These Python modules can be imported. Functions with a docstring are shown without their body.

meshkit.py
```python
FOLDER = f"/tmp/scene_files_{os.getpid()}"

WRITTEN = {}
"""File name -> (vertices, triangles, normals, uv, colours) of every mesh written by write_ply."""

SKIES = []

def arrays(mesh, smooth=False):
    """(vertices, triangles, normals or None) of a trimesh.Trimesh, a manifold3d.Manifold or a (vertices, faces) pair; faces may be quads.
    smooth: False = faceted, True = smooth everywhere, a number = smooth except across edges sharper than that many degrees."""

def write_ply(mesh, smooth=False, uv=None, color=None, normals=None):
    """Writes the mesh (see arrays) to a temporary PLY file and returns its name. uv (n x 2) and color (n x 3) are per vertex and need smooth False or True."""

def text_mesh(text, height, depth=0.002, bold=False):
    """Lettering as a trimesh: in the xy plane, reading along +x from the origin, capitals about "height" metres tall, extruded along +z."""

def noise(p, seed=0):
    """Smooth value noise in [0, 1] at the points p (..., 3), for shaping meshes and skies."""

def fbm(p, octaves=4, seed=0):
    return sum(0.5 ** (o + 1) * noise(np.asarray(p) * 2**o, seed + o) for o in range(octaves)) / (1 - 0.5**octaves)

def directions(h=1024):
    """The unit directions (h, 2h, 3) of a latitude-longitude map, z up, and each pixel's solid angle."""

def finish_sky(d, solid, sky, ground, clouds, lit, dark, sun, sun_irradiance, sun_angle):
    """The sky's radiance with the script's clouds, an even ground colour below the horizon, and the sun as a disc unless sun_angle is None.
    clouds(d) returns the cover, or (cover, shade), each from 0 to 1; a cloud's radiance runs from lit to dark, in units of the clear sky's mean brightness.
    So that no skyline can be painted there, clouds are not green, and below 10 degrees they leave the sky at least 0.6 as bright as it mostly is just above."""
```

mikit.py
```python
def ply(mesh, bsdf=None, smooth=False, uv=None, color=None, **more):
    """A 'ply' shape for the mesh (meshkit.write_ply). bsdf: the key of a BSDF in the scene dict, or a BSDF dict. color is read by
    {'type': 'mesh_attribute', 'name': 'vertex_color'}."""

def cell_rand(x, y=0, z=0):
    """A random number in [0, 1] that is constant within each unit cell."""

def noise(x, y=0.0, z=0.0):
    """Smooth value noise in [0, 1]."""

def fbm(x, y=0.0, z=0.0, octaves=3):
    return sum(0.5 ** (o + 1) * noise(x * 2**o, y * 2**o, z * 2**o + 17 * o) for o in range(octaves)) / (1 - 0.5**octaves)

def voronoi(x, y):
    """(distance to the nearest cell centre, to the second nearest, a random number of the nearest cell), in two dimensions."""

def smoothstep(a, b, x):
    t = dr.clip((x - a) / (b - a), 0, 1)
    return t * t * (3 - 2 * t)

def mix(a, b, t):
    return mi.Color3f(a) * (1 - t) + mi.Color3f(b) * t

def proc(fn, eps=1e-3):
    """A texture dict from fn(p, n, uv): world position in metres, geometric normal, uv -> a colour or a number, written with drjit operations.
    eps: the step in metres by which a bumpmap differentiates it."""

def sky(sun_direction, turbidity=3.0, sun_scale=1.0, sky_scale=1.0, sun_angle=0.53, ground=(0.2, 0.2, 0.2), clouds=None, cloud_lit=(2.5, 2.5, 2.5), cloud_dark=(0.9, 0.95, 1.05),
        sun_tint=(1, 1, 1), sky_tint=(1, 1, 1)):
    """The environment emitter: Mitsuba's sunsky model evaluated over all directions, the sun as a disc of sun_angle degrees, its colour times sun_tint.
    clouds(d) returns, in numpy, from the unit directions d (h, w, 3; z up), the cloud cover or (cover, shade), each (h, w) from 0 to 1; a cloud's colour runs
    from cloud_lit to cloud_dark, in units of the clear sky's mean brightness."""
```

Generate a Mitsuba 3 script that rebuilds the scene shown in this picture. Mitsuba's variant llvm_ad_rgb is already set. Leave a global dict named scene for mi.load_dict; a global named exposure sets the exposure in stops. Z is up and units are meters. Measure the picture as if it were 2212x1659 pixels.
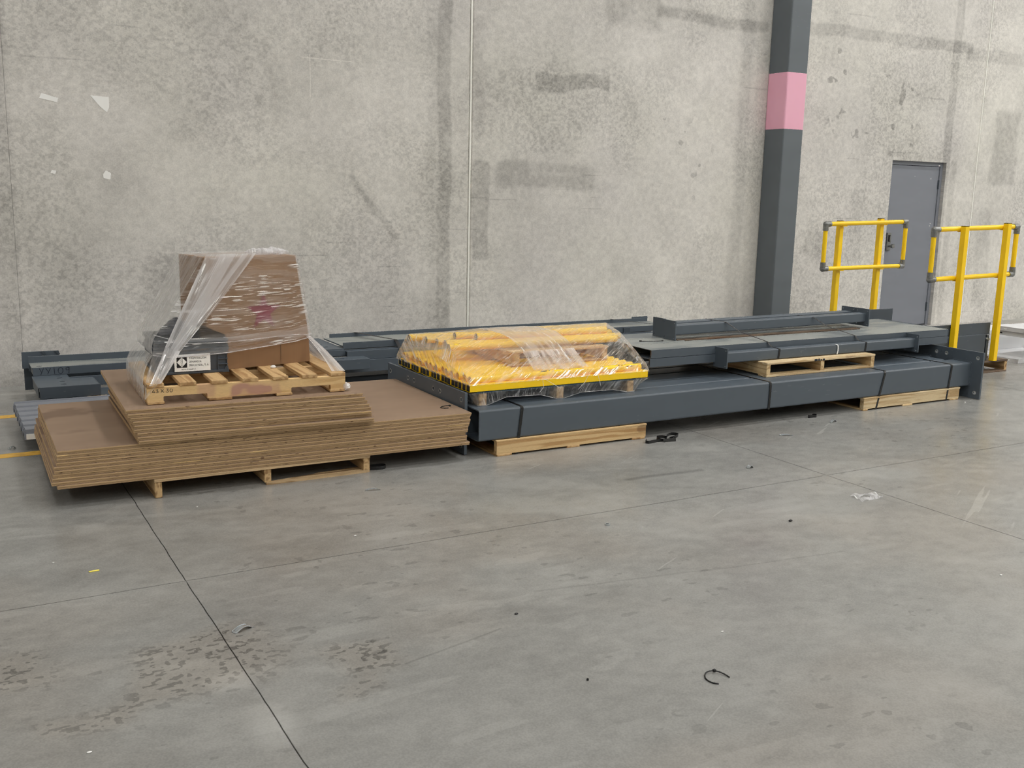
import math, random
import numpy as np, trimesh, drjit as dr, mitsuba as mi, mikit, meshkit
import manifold3d as m3
from shapely.geometry import Polygon, box as sbox, Point
from shapely import affinity
from mikit import noise, fbm, voronoi, smoothstep, mix, proc

T = mi.ScalarTransform4f
scene, labels = {}, {}
rng = random.Random(7)

# ------------------------------------------------------------------ camera, lights, exposure
exposure = 1.6
CAM = np.array([0.0, 0.0, 1.65])
YAW, PITCH, ROLL, FOCAL = 5.23639111e-01, 1.87512276e-01, -2.28430495e-02, 2179.95   # focal in pixels of the 2212 x 1659 frame
fwd = np.array([math.sin(YAW) * math.cos(PITCH), math.cos(YAW) * math.cos(PITCH), -math.sin(PITCH)])
right0 = np.array([math.cos(YAW), -math.sin(YAW), 0.0])
down0 = np.cross(fwd, right0)
down = -math.sin(ROLL) * right0 + math.cos(ROLL) * down0
scene['camera'] = {'type': 'perspective', 'fov': math.degrees(2 * math.atan(1106 / FOCAL)), 'fov_axis': 'x', 'near_clip': 0.05, 'far_clip': 200.0,
                   'to_world': T().look_at(origin=CAM.tolist(), target=(CAM + fwd).tolist(), up=(-down).tolist())}
LAMP = 32.0
LAMP_TINT = (1.0, 0.985, 0.955)
LAMPS = [(x, y) for x in (-7.0, -1.0, 5.0, 11.0, 17.0, 23.0, 29.0) for y in (-13.0, -8.5, -4.0, 0.5, 5.0)]   # high bay fixtures under the roof, in rows
CEILING_Z = 9.6


def lamp_power(x, y):
    return LAMP * (0.62 if x < 4 else 1.0 if x < 12 else 1.35)


# ------------------------------------------------------------------ helpers
def S(r, g, b):
    return [(c / 255 / 12.92) if c / 255 <= 0.04045 else ((c / 255 + 0.055) / 1.055) ** 2.4 for c in (r, g, b)]


def rgb(c):
    return {'type': 'rgb', 'value': list(map(float, c))}


used = set()


def numbered(name):
    k, i = name, 0
    while k in used:
        i += 1
        k = f'{name}_{i:03d}'
    used.add(k)
    return k


def say(key, label=None, cat=None, group=None, kind=None):
    d = labels.setdefault(key, {})
    for k, v in (('label', label), ('category', cat), ('group', group), ('kind', kind)):
        if v is not None:
            d[k] = v


def thing(name, label, cat, group=None):
    k = numbered(name)
    say(k, label, cat, group)
    return k


def obj(name, mesh, mat, parent=None, smooth=False, M=None, uv=None, label=None, cat=None, group=None, kind=None, **more):
    k = numbered(f'{parent}__{name}' if parent else name)
    if M is not None and not isinstance(mesh, tuple):
        mesh = mesh.copy()
        mesh.apply_transform(M)
    scene[k] = mikit.ply(mesh, 'bsdf_' + mat, smooth=smooth, uv=uv, **more)
    if label or cat or group or kind:
        say(k, label, cat, group, kind)
    return k


def cat(*ms):
    return trimesh.util.concatenate(list(ms))


def cbox(x0, x1, y0, y1, z0, z1, b=0.002):
    """box with chamfered edges"""
    if b <= 0:
        m = trimesh.creation.box(extents=(x1 - x0, y1 - y0, z1 - z0))
        m.apply_translation(((x0 + x1) / 2, (y0 + y1) / 2, (z0 + z1) / 2))
        return m
    b = min(b, (x1 - x0) * .45, (y1 - y0) * .45, (z1 - z0) * .45)
    p = []
    for sx in (0, 1):
        for sy in (0, 1):
            for sz in (0, 1):
                c = np.array([(x0, x1)[sx], (y0, y1)[sy], (z0, z1)[sz]])
                i = np.array([1 - 2 * sx, 1 - 2 * sy, 1 - 2 * sz]) * b
                for a in range(3):
                    q = c + i
                    q[a] = c[a]
                    p.append(q)
    return trimesh.convex.convex_hull(np.array(p))


def frame(o, ang=0.0, tilt=0.0):
    """local x,y,z -> world: rotated by ang about z (degrees), tilt about local y, moved to o"""
    M = trimesh.transformations.rotation_matrix(math.radians(ang), (0, 0, 1)) @ trimesh.transformations.rotation_matrix(math.radians(-tilt), (0, 1, 0))
    M[:3, 3] = o
    return M


def ex_x(poly, x0, x1):
    m = trimesh.creation.extrude_polygon(poly, x1 - x0, engine='earcut')
    m.apply_transform(np.array([[0, 0, 1, x0], [1, 0, 0, 0], [0, 1, 0, 0], [0, 0, 0, 1.0]]))
    return m


def ex_y(poly, y0, y1):
    m = trimesh.creation.extrude_polygon(poly, y1 - y0, engine='earcut')
    m.apply_transform(np.array([[1, 0, 0, 0], [0, 0, -1, y1], [0, 1, 0, 0], [0, 0, 0, 1.0]]))
    return m


def ex_z(poly, z0, z1):
    m = trimesh.creation.extrude_polygon(poly, z1 - z0, engine='earcut')
    m.apply_translation((0, 0, z0))
    return m


def rrect(x0, x1, y0, y1, r, n=4):
    return sbox(x0 + r, y0 + r, x1 - r, y1 - r).buffer(r, quad_segs=n)


def hss(w, h, t, r, y0, z0, x0, x1):
    """hollow rectangular steel tube along x"""
    return ex_x(rrect(y0, y0 + w, z0, z0 + h, r).difference(rrect(y0 + t, y0 + w - t, z0 + t, z0 + h - t, max(r - t, .002))), x0, x1)


def pipe(p, q, r, t=None, n=20):
    p, q = np.asarray(p, float), np.asarray(q, float)
    L = np.linalg.norm(q - p)
    if t:
        poly = Point(0, 0).buffer(r, quad_segs=n // 4).difference(Point(0, 0).buffer(r - t, quad_segs=n // 4))
        m = trimesh.creation.extrude_polygon(poly, L, engine='earcut')
    else:
        m = trimesh.creation.cylinder(r, L, sections=n)
        m.apply_translation((0, 0, L / 2))
    A = trimesh.geometry.align_vectors((0, 0, 1), (q - p) / L)
    A[:3, 3] = p
    m.apply_transform(A)
    return m


def resample(pts, step):
    pts = np.asarray(pts, float)
    d = np.r_[0, np.cumsum(np.linalg.norm(np.diff(pts, axis=0), axis=1))]
    s = np.linspace(0, d[-1], max(2, int(d[-1] / step) + 1))
    return np.stack([np.interp(s, d, pts[:, i]) for i in range(3)], 1)


def ribbon(pts, w, side, t=0.0012):
    """flat band through pts; side = direction of the band's width (3-vector or one per point)"""
    pts = np.asarray(pts, float)
    side = np.broadcast_to(np.asarray(side, float), pts.shape)
    side = side / np.linalg.norm(side, axis=1, keepdims=True)
    tan = np.gradient(pts, axis=0)
    nrm = np.cross(side, tan)
    nrm /= np.maximum(np.linalg.norm(nrm, axis=1, keepdims=True), 1e-9)
    ring = np.stack([pts - side * w / 2 - nrm * t / 2, pts + side * w / 2 - nrm * t / 2, pts + side * w / 2 + nrm * t / 2, pts - side * w / 2 + nrm * t / 2], 1)
    n = len(pts)
    v = ring.reshape(-1, 3)
    f = []
    for i in range(n - 1):
        for k in range(4):
            a, b = 4 * i + k, 4 * i + (k + 1) % 4
            f += [[a, b, b + 4], [a, b + 4, a + 4]]
    f += [[0, 2, 1], [0, 3, 2], [4 * n - 4, 4 * n - 3, 4 * n - 2], [4 * n - 4, 4 * n - 2, 4 * n - 1]]
    m = trimesh.Trimesh(v, f, process=False)
    m.fix_normals()
    return m


def tube(pts, r, n=8):
    pts = np.asarray(pts, float)
    tan = np.gradient(pts, axis=0)
    tan /= np.linalg.norm(tan, axis=1, keepdims=True)
    up = np.array([0.13, 0.21, 1.0])
    a = np.cross(tan, up)
    a /= np.linalg.norm(a, axis=1, keepdims=True)
    b = np.cross(tan, a)
    ang = np.arange(n) * 2 * math.pi / n
    v = (pts[:, None] + r * (np.cos(ang)[None, :, None] * a[:, None] + np.sin(ang)[None, :, None] * b[:, None])).reshape(-1, 3)
    f = []
    for i in range(len(pts) - 1):
        for k in range(n):
            p, q = i * n + k, i * n + (k + 1) % n
            f += [[p, q, q + n], [p, q + n, p + n]]
    v = np.vstack([v, pts[:1], pts[-1:]])
    c0, c1 = len(v) - 2, len(v) - 1
    for k in range(n):
        f += [[c0, (k + 1) % n, k], [c1, (len(pts) - 1) * n + k, (len(pts) - 1) * n + (k + 1) % n]]
    m = trimesh.Trimesh(v, f, process=False)
    m.fix_normals()
    return m


def front_text(text, h, x, y, z, depth=0.0006, bold=False, width=None):
    """lettering on a face looking towards -y"""
    m = meshkit.text_mesh(text, h, depth, bold)
    if width:
        m.apply_scale((width / m.extents[0], 1, 1))
    m.apply_transform(np.array([[1, 0, 0, x], [0, 0, -1, y], [0, 1, 0, z], [0, 0, 0, 1.0]]))
    return m


# ------------------------------------------------------------------ materials
def mat(name, d):
    scene['bsdf_' + name] = d
    return name


def princ(color, rough, spec=0.5, metallic=0.0, **k):
    c = proc(color) if callable(color) else rgb(color)
    r = proc(rough) if callable(rough) else float(rough)
    return {'type': 'twosided', 'bsdf': {'type': 'principled', 'base_color': c, 'roughness': r, 'specular': float(spec), 'metallic': float(metallic), **k}}


def bumped(b, fn, scale, eps=1e-3):
    b = {**b}
    b['bsdf'] = {'type': 'bumpmap', 'arbitrary': proc(fn, eps), 'scale': float(scale), 'bsdf': b['bsdf']}
    return b


def rectmask(u, v, u0, u1, v0, v1, soft, wob, k=2.3, seed=0.0):
    """soft box mask with wandering edges"""
    a = u + wob * (fbm(u * k + seed, v * k, seed) - .5) * 2
    b = v + wob * (fbm(u * k, v * k + seed, seed + 5) - .5) * 2
    return smoothstep(u0 - soft, u0 + soft, a) * (1 - smoothstep(u1 - soft, u1 + soft, a)) * smoothstep(v0 - soft, v0 + soft, b) * (1 - smoothstep(v1 - soft, v1 + soft, b))


# trowelled patches and smears on the concrete wall, and the painted shadow of the column: x0, x1, z0, z1, soft, wobble, amount (minus = darker), warm
WALL_PATCHES_AND_SHADOW = [
    (5.42, 6.34, 2.70, 2.86, .02, .07, -.17), (5.0, 6.15, 1.69, 1.95, .03, .07, -.13), (4.72, 4.90, .98, 1.96, .02, .05, -.14),
    (4.22, 4.34, -.2, 9, .03, .03, -.06), (4.33, 4.47, -.2, 9, .02, .02, -.16), (8.10, 8.28, -.2, 9, .05, .03, -.13),  # last band: soft shadow left of the column, painted into the wall colour
    (6.9, 8.5, 3.50, 3.62, .03, .05, -.16), (8.8, 12.1, 3.56, 3.70, .02, .04, -.14), (12.0, 14.2, 3.50, 3.66, .02, .04, -.10), (6.25, 6.95, 3.36, 3.9, .05, .09, -.12),
    (11.70, 11.86, -.2, 9, .02, .03, -.13), (11.9, 12.02, -.2, 2.2, .02, .05, -.10), (12.7, 13.25, 1.9, 2.9, .05, .13, -.13), (9.28, 9.62, .98, 1.36, .04, .16, -.13),
    (1.55, 1.95, .55, 1.0, .07, .16, -.10), (-.2, .62, -.2, 9, .02, .03, -.09), (12.62, 12.9, .2, 1.6, .05, .1, -.10), (4.72, 4.84, 2.2, 3.3, .05, .09, -.10),
    (10.05, 10.3, .9, 1.8, .03, .06, -.06), (11.5, 11.62, .6, 1.7, .02, .06, -.05), (2.1, 3.2, 2.2, 3.5, .5, .3, -.09), (.7, 1.6, .9, 1.9, .4, .3, -.07), (3.3, 4.2, .9, 1.4, .3, .25, -.06),
]


def wall_color(p, n, uv):
    x, z = p.x, p.z
    big = fbm(x * .55 + 3, z * .55 + 7, 1.0, 4)
    mid = fbm(x * 2.1 + 11, z * 2.3, 4.0, 4)
    fine = fbm(x * 24, z * 26, 2.0, 3)
    grain = noise(x * 150, z * 150, 3.0)
    v = .605 + .20 * (big - .5) + .15 * (mid - .5) + .17 * (fine - .5) + .10 * (grain - .5)
    mott = smoothstep(.36, .70, fbm(x * 1.3 + 40, z * 1.2, 8.0, 3)) * smoothstep(.40, .64, fbm(x * 46, z * 52, 5.0, 3))
    v = v - .10 * mott
    v = v + .03 * smoothstep(4.5, 10.0, x)  # wall colour lightened to the right, as if lit from there
    for i, (x0, x1, z0, z1, s, w, a) in enumerate(WALL_PATCHES_AND_SHADOW):
        v = v + a * .85 * rectmask(x, z, x0, x1, z0, z1, s, w, seed=float(i) * 3.7) * (.75 + .5 * noise(x * 9, z * 2.5, float(i)))
    pit = smoothstep(.68, .74, fbm(x * 8.5, z * 8.5, 21.0, 4)) * (rectmask(x, z, 9.1, 10.3, 3.0, 3.5, .1, .2) + .8 * rectmask(x, z, 6.9, 7.7, 1.7, 2.5, .1, .2) + .8 * rectmask(x, z, 9.6, 11.2, 2.2, 3.2, .2, .2))
    v = v - .22 * dr.minimum(pit, 1.0)
    scratch = smoothstep(.80, .84, fbm(x * 1.3, z * 26, 31.0, 3)) * smoothstep(.55, .6, noise(x * .7, z * 1.1, 3.0))
    v = v - .09 * scratch
    v = v + .16 * (rectmask(x, z, 2.98, 3.46, 2.785, 2.792, .004, .01) + rectmask(x, z, 3.058, 3.066, 2.45, 2.82, .004, .01))
    v = v - .13 * rectmask(x + z * .7, z, 4.66, 4.74, 1.2, 1.75, .04, .06)
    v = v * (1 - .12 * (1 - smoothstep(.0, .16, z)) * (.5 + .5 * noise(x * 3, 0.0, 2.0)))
    warm = fbm(x * 1.1 + 9, z * 1.2, 14.0, 3)
    return mix(mi.Color3f(1.0, .975, .90), mi.Color3f(1.0, .965, .935), warm) * dr.clip(v, .1, .85)


def floor_color(p, n, uv):
    x, y = p.x, p.y
    big = fbm(x * .5 + 4, y * .6 + 2, 1.0, 4)
    mid = fbm(x * 2.2, y * 3.4, 6.0, 4)
    fine = fbm(x * 14, y * 20, 2.0, 3)
    grain = noise(x * 210, y * 210, 3.0)
    v = .222 + .10 * (big - .5) + .075 * (mid - .5) + .055 * (fine - .5) + .04 * (grain - .5)
    pits = smoothstep(.60, .66, fbm(x * 42, y * 60, 12.0, 2))
    zone = rectmask(x, y, .08, .30, 3.5, 3.8, .06, .15) + rectmask(x, y, .5, .98, 3.22, 3.62, .08, .15) + rectmask(x, y, 1.08, 1.32, 3.0, 3.28, .07, .12) + .8 * rectmask(x, y, .2, .5, 3.1, 3.24, .05, .1) + .7 * rectmask(x, y, 1.0, 1.2, 2.88, 3.0, .05, .1)
    zone = dr.minimum(zone, 1.0)
    v = v - .10 * pits * zone
    v = v + .07 * rectmask(x, y, .70, .84, 3.16, 3.27, .03, .06) + .06 * rectmask(x, y, .74, .86, 2.72, 3.02, .04, .08) + .05 * rectmask(x, y, .52, .66, 5.0, 5.15, .04, .06)
    haze = smoothstep(.60, .75, fbm(x * 1.4 + 20, y * 3.6 + x * 1.5, 9.0, 3))
    v = v + .022 * haze
    scr = smoothstep(.80, .83, fbm((x + y * .9) * 1.2, (y - x * .55) * 24, 7.0, 3)) * smoothstep(.5, .65, noise(x * .9, y * .9, 15.0))
    v = v + .06 * scr
    skid = rectmask(x, y + .012 * (x - 3.6) * (x - 3.6) * 8, 3.45, 4.05, 4.62, 4.66, .02, .03)
    v = v - .07 * skid
    line = rectmask(x, y - .26 * (x - 1.35), 1.35, 1.8, 3.05, 3.06, .004, .01) + .7 * rectmask(x, y + .16 * (x - 2.1), 2.1, 3.7, 3.42, 3.43, .006, .02)
    v = v - .05 * line
    spots = smoothstep(.74, .78, fbm(x * 13, y * 21, 44.0, 3)) * smoothstep(.45, .7, noise(x * 1.5, y * 1.5, 4.0))
    v = v - .05 * spots
    wisp = smoothstep(.64, .70, fbm(x * 2.0 + 2 * mid, y * 9 + 4 * big, 51.0, 3)) * smoothstep(.4, .6, noise(x * 1.1, y * 1.3, 9.0))
    v = v + .022 * wisp
    v = v + .05 * smoothstep(8.2, 8.7, y)
    stain = fbm(x * 1.2 + 31, y * 1.5, 18.0, 3)
    c = mix(mi.Color3f(1.0, 1.0, .96), mi.Color3f(1.0, .955, .885), smoothstep(.42, .70, stain) * .8)
    c = mix(c, mi.Color3f(1.0, .91, .80), zone * .5)
    return c * dr.clip(v, .05, .6)


def floor_rough(p, n, uv):
    return .20 + .16 * fbm(p.x * 3, p.y * 4, 3.0, 3)


def steel(tone, dust=0.0):
    def fn(p, n, uv):
        a = fbm(p.x * 1.7, p.y * 6, p.z * 6, 3)
        b = fbm(p.x * 22, p.y * 60, p.z * 60 + 3, 3)
        c = mix(mi.Color3f(tone) * .93, mi.Color3f(tone) * 1.08, a)
        scuff = smoothstep(.70, .76, b) * smoothstep(.55, .7, fbm(p.x * 2.2 + 7, p.y * 3, p.z * 3, 2))
        c = mix(c, mi.Color3f(S(138, 142, 142)), .16 * scuff)
        if dust:
            up = smoothstep(.7, .95, n.z)
            d = smoothstep(.40, .60, fbm(p.x * 1.5 + 2, p.y * 5, 4.0, 4))
            c = mix(c, mi.Color3f(S(140, 143, 140)), up * dust * (.45 + .55 * d))
        return c
    return fn


STEEL = S(77, 86, 95)
mat('steel_paint', princ(steel(STEEL), .42, .5))
mat('steel_dusty', princ(steel(STEEL, .95), .5, .45))
mat('steel_dark', princ(steel(S(66, 74, 82)), .45, .5))
mat('column_paint', princ(steel(S(94, 101, 107)), .45, .45))
mat('door_paint', princ(steel(S(122, 126, 135)), .42, .4))
mat('steel_raw', princ(lambda p, n, uv: mix(mi.Color3f(S(120, 122, 122)), mi.Color3f(S(165, 168, 168)), fbm(p.x * 40, p.y * 40, p.z * 40, 2)), .38, .5, .75))
mat('bright_clip', princ(S(200, 206, 210), .22, .5, .9))
mat('bolt_hole', princ(S(150, 152, 150), .6))
mat('hole_dark', princ(S(14, 15, 17), .8))
mat('pink_paint', princ(lambda p, n, uv: mix(mi.Color3f(S(226, 166, 188)), mi.Color3f(S(234, 176, 197)), fbm(p.x * 4, p.y * 4, p.z * 3, 3)), .5, .35))
mat('yellow_paint', princ(lambda p, n, uv: mix(mi.Color3f(S(242, 196, 6)), mi.Color3f(S(250, 210, 16)), fbm(p.x * 5, p.y * 5, p.z * 5, 3)), .35, .5))
mat('line_paint', princ(lambda p, n, uv: mix(mi.Color3f(S(190, 148, 62)), mi.Color3f(S(226, 178, 80)), fbm(p.x * 30, p.y * 40, 0.0, 3)), .5))
mat('strap_black', princ(S(16, 17, 19), .38, .5))
mat('plastic_black', princ(S(17, 18, 20), .45, .5))
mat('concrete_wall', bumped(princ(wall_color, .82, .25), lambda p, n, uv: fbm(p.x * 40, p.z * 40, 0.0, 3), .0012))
mat('concrete_floor', princ(floor_color, floor_rough, .5))
mat('joint_fill', princ(S(58, 55, 50), .9))
mat('sealant_white', princ(S(238, 238, 232), .6))
mat('groove_shade', princ(lambda p, n, uv: mi.Color3f(S(150, 145, 132)) * (.9 + .2 * noise(p.z * 20, p.x * 60, 0.0)), .9))
mat('paper_white', princ(S(240, 240, 238), .8))
mat('ceiling_white', princ(S(214, 214, 210), .8))
mat('outer_wall', princ(S(190, 187, 178), .85))
mat('fitting_grey', princ(lambda p, n, uv: mix(mi.Color3f(S(104, 106, 106)), mi.Color3f(S(150, 151, 149)), fbm(p.x * 60, p.y * 60, p.z * 60, 2)), .35, .5, .6))
mat('tray_white', princ(S(206, 207, 210), .4, .4))
mat('tote_grey', princ(S(70, 76, 84), .42, .5))
mat('print_black', princ(S(22, 22, 24), .7))
mat('print_grey', princ(S(120, 120, 120), .7))
mat('marker_ink', princ(S(16, 24, 40), .6))
mat('star_red', princ(S(128, 36, 58), .65))
mat('dark_bag', princ(S(44, 50, 62), .3, .5))
mat('lacquer_white', princ(S(205, 208, 212), .5))
mat('foam_white', princ(S(232, 232, 230), .8))
mat('chip_yellow', princ(S(236, 220, 96), .6))
mat('blue_board', princ(S(44, 78, 104), .5))


def wood(light, dark, along='x', streak=1.0, knots=.5):
    def fn(p, n, uv):
        a, b, c = (p.x, p.y, p.z) if along == 'x' else (p.y, p.x, p.z)
        w = fbm(a * 1.6, b * 9, c * 9, 3)
        rings = fbm(a * 1.1 + 3 * w, b * 46 + 5 * w, c * 46 + 5 * w, 2)
        g = mix(mi.Color3f(light), mi.Color3f(dark), dr.clip(streak * smoothstep(.42, .72, rings) + .35 * (w - .5), 0, 1))
        k = smoothstep(.76, .84, noise(a * 6, b * 14, c * 14 + 4)) * knots
        g = mix(g, mi.Color3f(S(96, 62, 40)), k)
        return g * (.93 + .14 * noise(a * 90, b * 260, c * 260))
    return fn


mat('pine_x', princ(wood(S(206, 176, 130), S(176, 138, 92), 'x'), .65, .3))
mat('pine_y', princ(wood(S(192, 160, 116), S(158, 122, 82), 'y'), .65, .3))
mat('pine_pale_x', princ(wood(S(204, 184, 148), S(174, 146, 106), 'x'), .65, .3))
mat('pine_pale_y', princ(wood(S(214, 188, 144), S(178, 146, 104), 'y'), .65, .3))
mat('wood_old_x', princ(wood(S(190, 164, 128), S(138, 112, 82), 'x', 1.0), .7, .25))
mat('wood_old_y', princ(wood(S(190, 160, 118), S(136, 106, 72), 'y', 1.0), .7, .25))
mat('wood_brown', princ(wood(S(112, 96, 82), S(76, 64, 54), 'x'), .7, .25))


def pink_stain(p, n, uv):
    base = wood(S(214, 182, 132), S(188, 150, 100), 'x', .7, .3)(p, n, uv)
    m = rectmask(p.x, p.z, 1.20, 1.30, .52, .60, .015, .03, 9.0) * .5 + rectmask(p.x, p.z, 1.38, 1.66, .505, .575, .012, .035, 9.0) * (.45 + .55 * smoothstep(.4, .6, noise(p.x * 22, p.z * 26, 5.0)))
    return mix(base, mi.Color3f(S(172, 128, 116)), dr.clip(m, 0, 1) * .85)


mat('pine_stained', princ(pink_stain, .6, .3))


def board_color(p, n, uv):
    flat = smoothstep(.55, .9, dr.abs(n.z))
    face = mix(mi.Color3f(S(126, 105, 88)), mi.Color3f(S(148, 126, 107)), fbm(p.x * 2.2, p.y * 5, p.z * 9, 4))
    face = mix(face, mi.Color3f(S(96, 75, 61)), .55 * smoothstep(.62, .78, fbm(p.x * 3.1 + 5, p.y * 4.1, 3.0, 4)))
    f = fbm(p.x * 9, p.y * 9, p.z * 160, 2)
    edge = mix(mi.Color3f(S(160, 133, 100)), mi.Color3f(S(190, 160, 120)), f)
    chip = smoothstep(.73, .80, fbm(p.x * 30, p.y * 26, p.z * 110, 2))
    edge = mix(edge, mi.Color3f(S(88, 62, 42)), .7 * chip)
    pale = smoothstep(.73, .78, fbm(p.x * 4 + 7, p.y * 4, p.z * 60, 3))
    edge = mix(edge, mi.Color3f(S(236, 202, 140)), .6 * pale)
    return mix(edge, face, flat)


mat('particle_board', princ(board_color, .62, .3))


def cardboard(p, n, uv):
    a = fbm(p.x * 3, p.y * 3, p.z * 3, 3)
    flute = .98 + .04 * noise(p.x * 220, 0.0, 0.0)
    return mix(mi.Color3f(S(134, 102, 74)), mi.Color3f(S(148, 115, 85)), a) * flute


mat('cardboard', princ(cardboard, .7, .25))


def film(base, amp, kx, ky, thr=.5, glint=.5, steep=False):
    """stretch film: clear sheet with milky stretched streaks and bright glints painted in along v"""
    def w(p, n, uv):
        s = fbm(uv.x * kx, uv.y * ky, 2.0, 3)
        t = fbm(uv.x * kx * 4, uv.y * ky * 1.6, 7.0, 2)
        k = 1.0 - .75 * smoothstep(.70, .93, dr.abs(n.z)) if steep else 1.0
        return dr.clip(base + k * (amp * smoothstep(thr, thr + .16, s) + .5 * amp * smoothstep(.60, .70, t)), 0, .9)

    def g(p, n, uv):
        s = fbm(uv.x * 190, uv.y * 12, 3.0, 2)
        m = fbm(uv.x * 14, uv.y * 5, 13.0, 2)
        k = 1.0 - .7 * smoothstep(.70, .93, dr.abs(n.z)) if steep else 1.0
        return dr.clip(k * glint * smoothstep(.60, .68, s) * smoothstep(.40, .62, m), 0, .9)
    return {'type': 'blendbsdf', 'weight': proc(g), 'a_sheet': {'type': 'blendbsdf', 'weight': proc(w), 'a_clear': {'type': 'thindielectric', 'int_ior': 1.5},
            'b_milky': {'type': 'principledthin', 'base_color': rgb((.93, .93, .95)), 'roughness': .25, 'spec_trans': 0.0, 'diff_trans': 1.0, 'eta': 1.5}},
            'b_glint': {'type': 'twosided', 'bsdf': {'type': 'principled', 'base_color': rgb((.95, .95, .96)), 'metallic': .5, 'roughness': .32, 'specular': .8}}}


mat('film_clear', film(.05, .14, 26, 5, .5, .35))
mat('film_streaky', film(.07, .22, 34, 3.5, .50, .75))
mat('film_dense', film(.34, .40, 40, 3.0, .42, .9))
mat('film_box', film(.02, .12, 30, 3.5, .54, .55))
mat('film_haze', film(.12, .14, 22, 5, .5, .5))
mat('film_cover', film(.05, .26, 30, 4, .50, .85, True))
mat('film_band', film(.26, .10, 22, 5, .5, .45, False))


# ------------------------------------------------------------------ the hall
WY = 9.038                                            # face of the concrete wall
X0, X1, Y0 = -14.4, 34.0, -16.0
obj('floor', cbox(X0, X1, Y0, WY + .2, -.3, -.012, 0), 'joint_fill', kind='structure')
JX = [.842 + 3.804 * k for k in range(-4, 9)]
JY = [4.186 + 3.804 * k for k in range(-5, 2)]


def jag(c, t, amp=.0035):
    t = np.asarray(t, float)
    return c + amp * 2 * (meshkit.fbm(np.stack([t * 4.3, np.full_like(t, c * 3.1), t * 0], -1), 3, 3) - .5) + amp * .8 * np.sign(np.sin(t * 9.1 + c) + .4) * (meshkit.noise(np.stack([np.floor(t * 7), np.full_like(t, c), t * 0], -1), 5) - .5)


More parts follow.
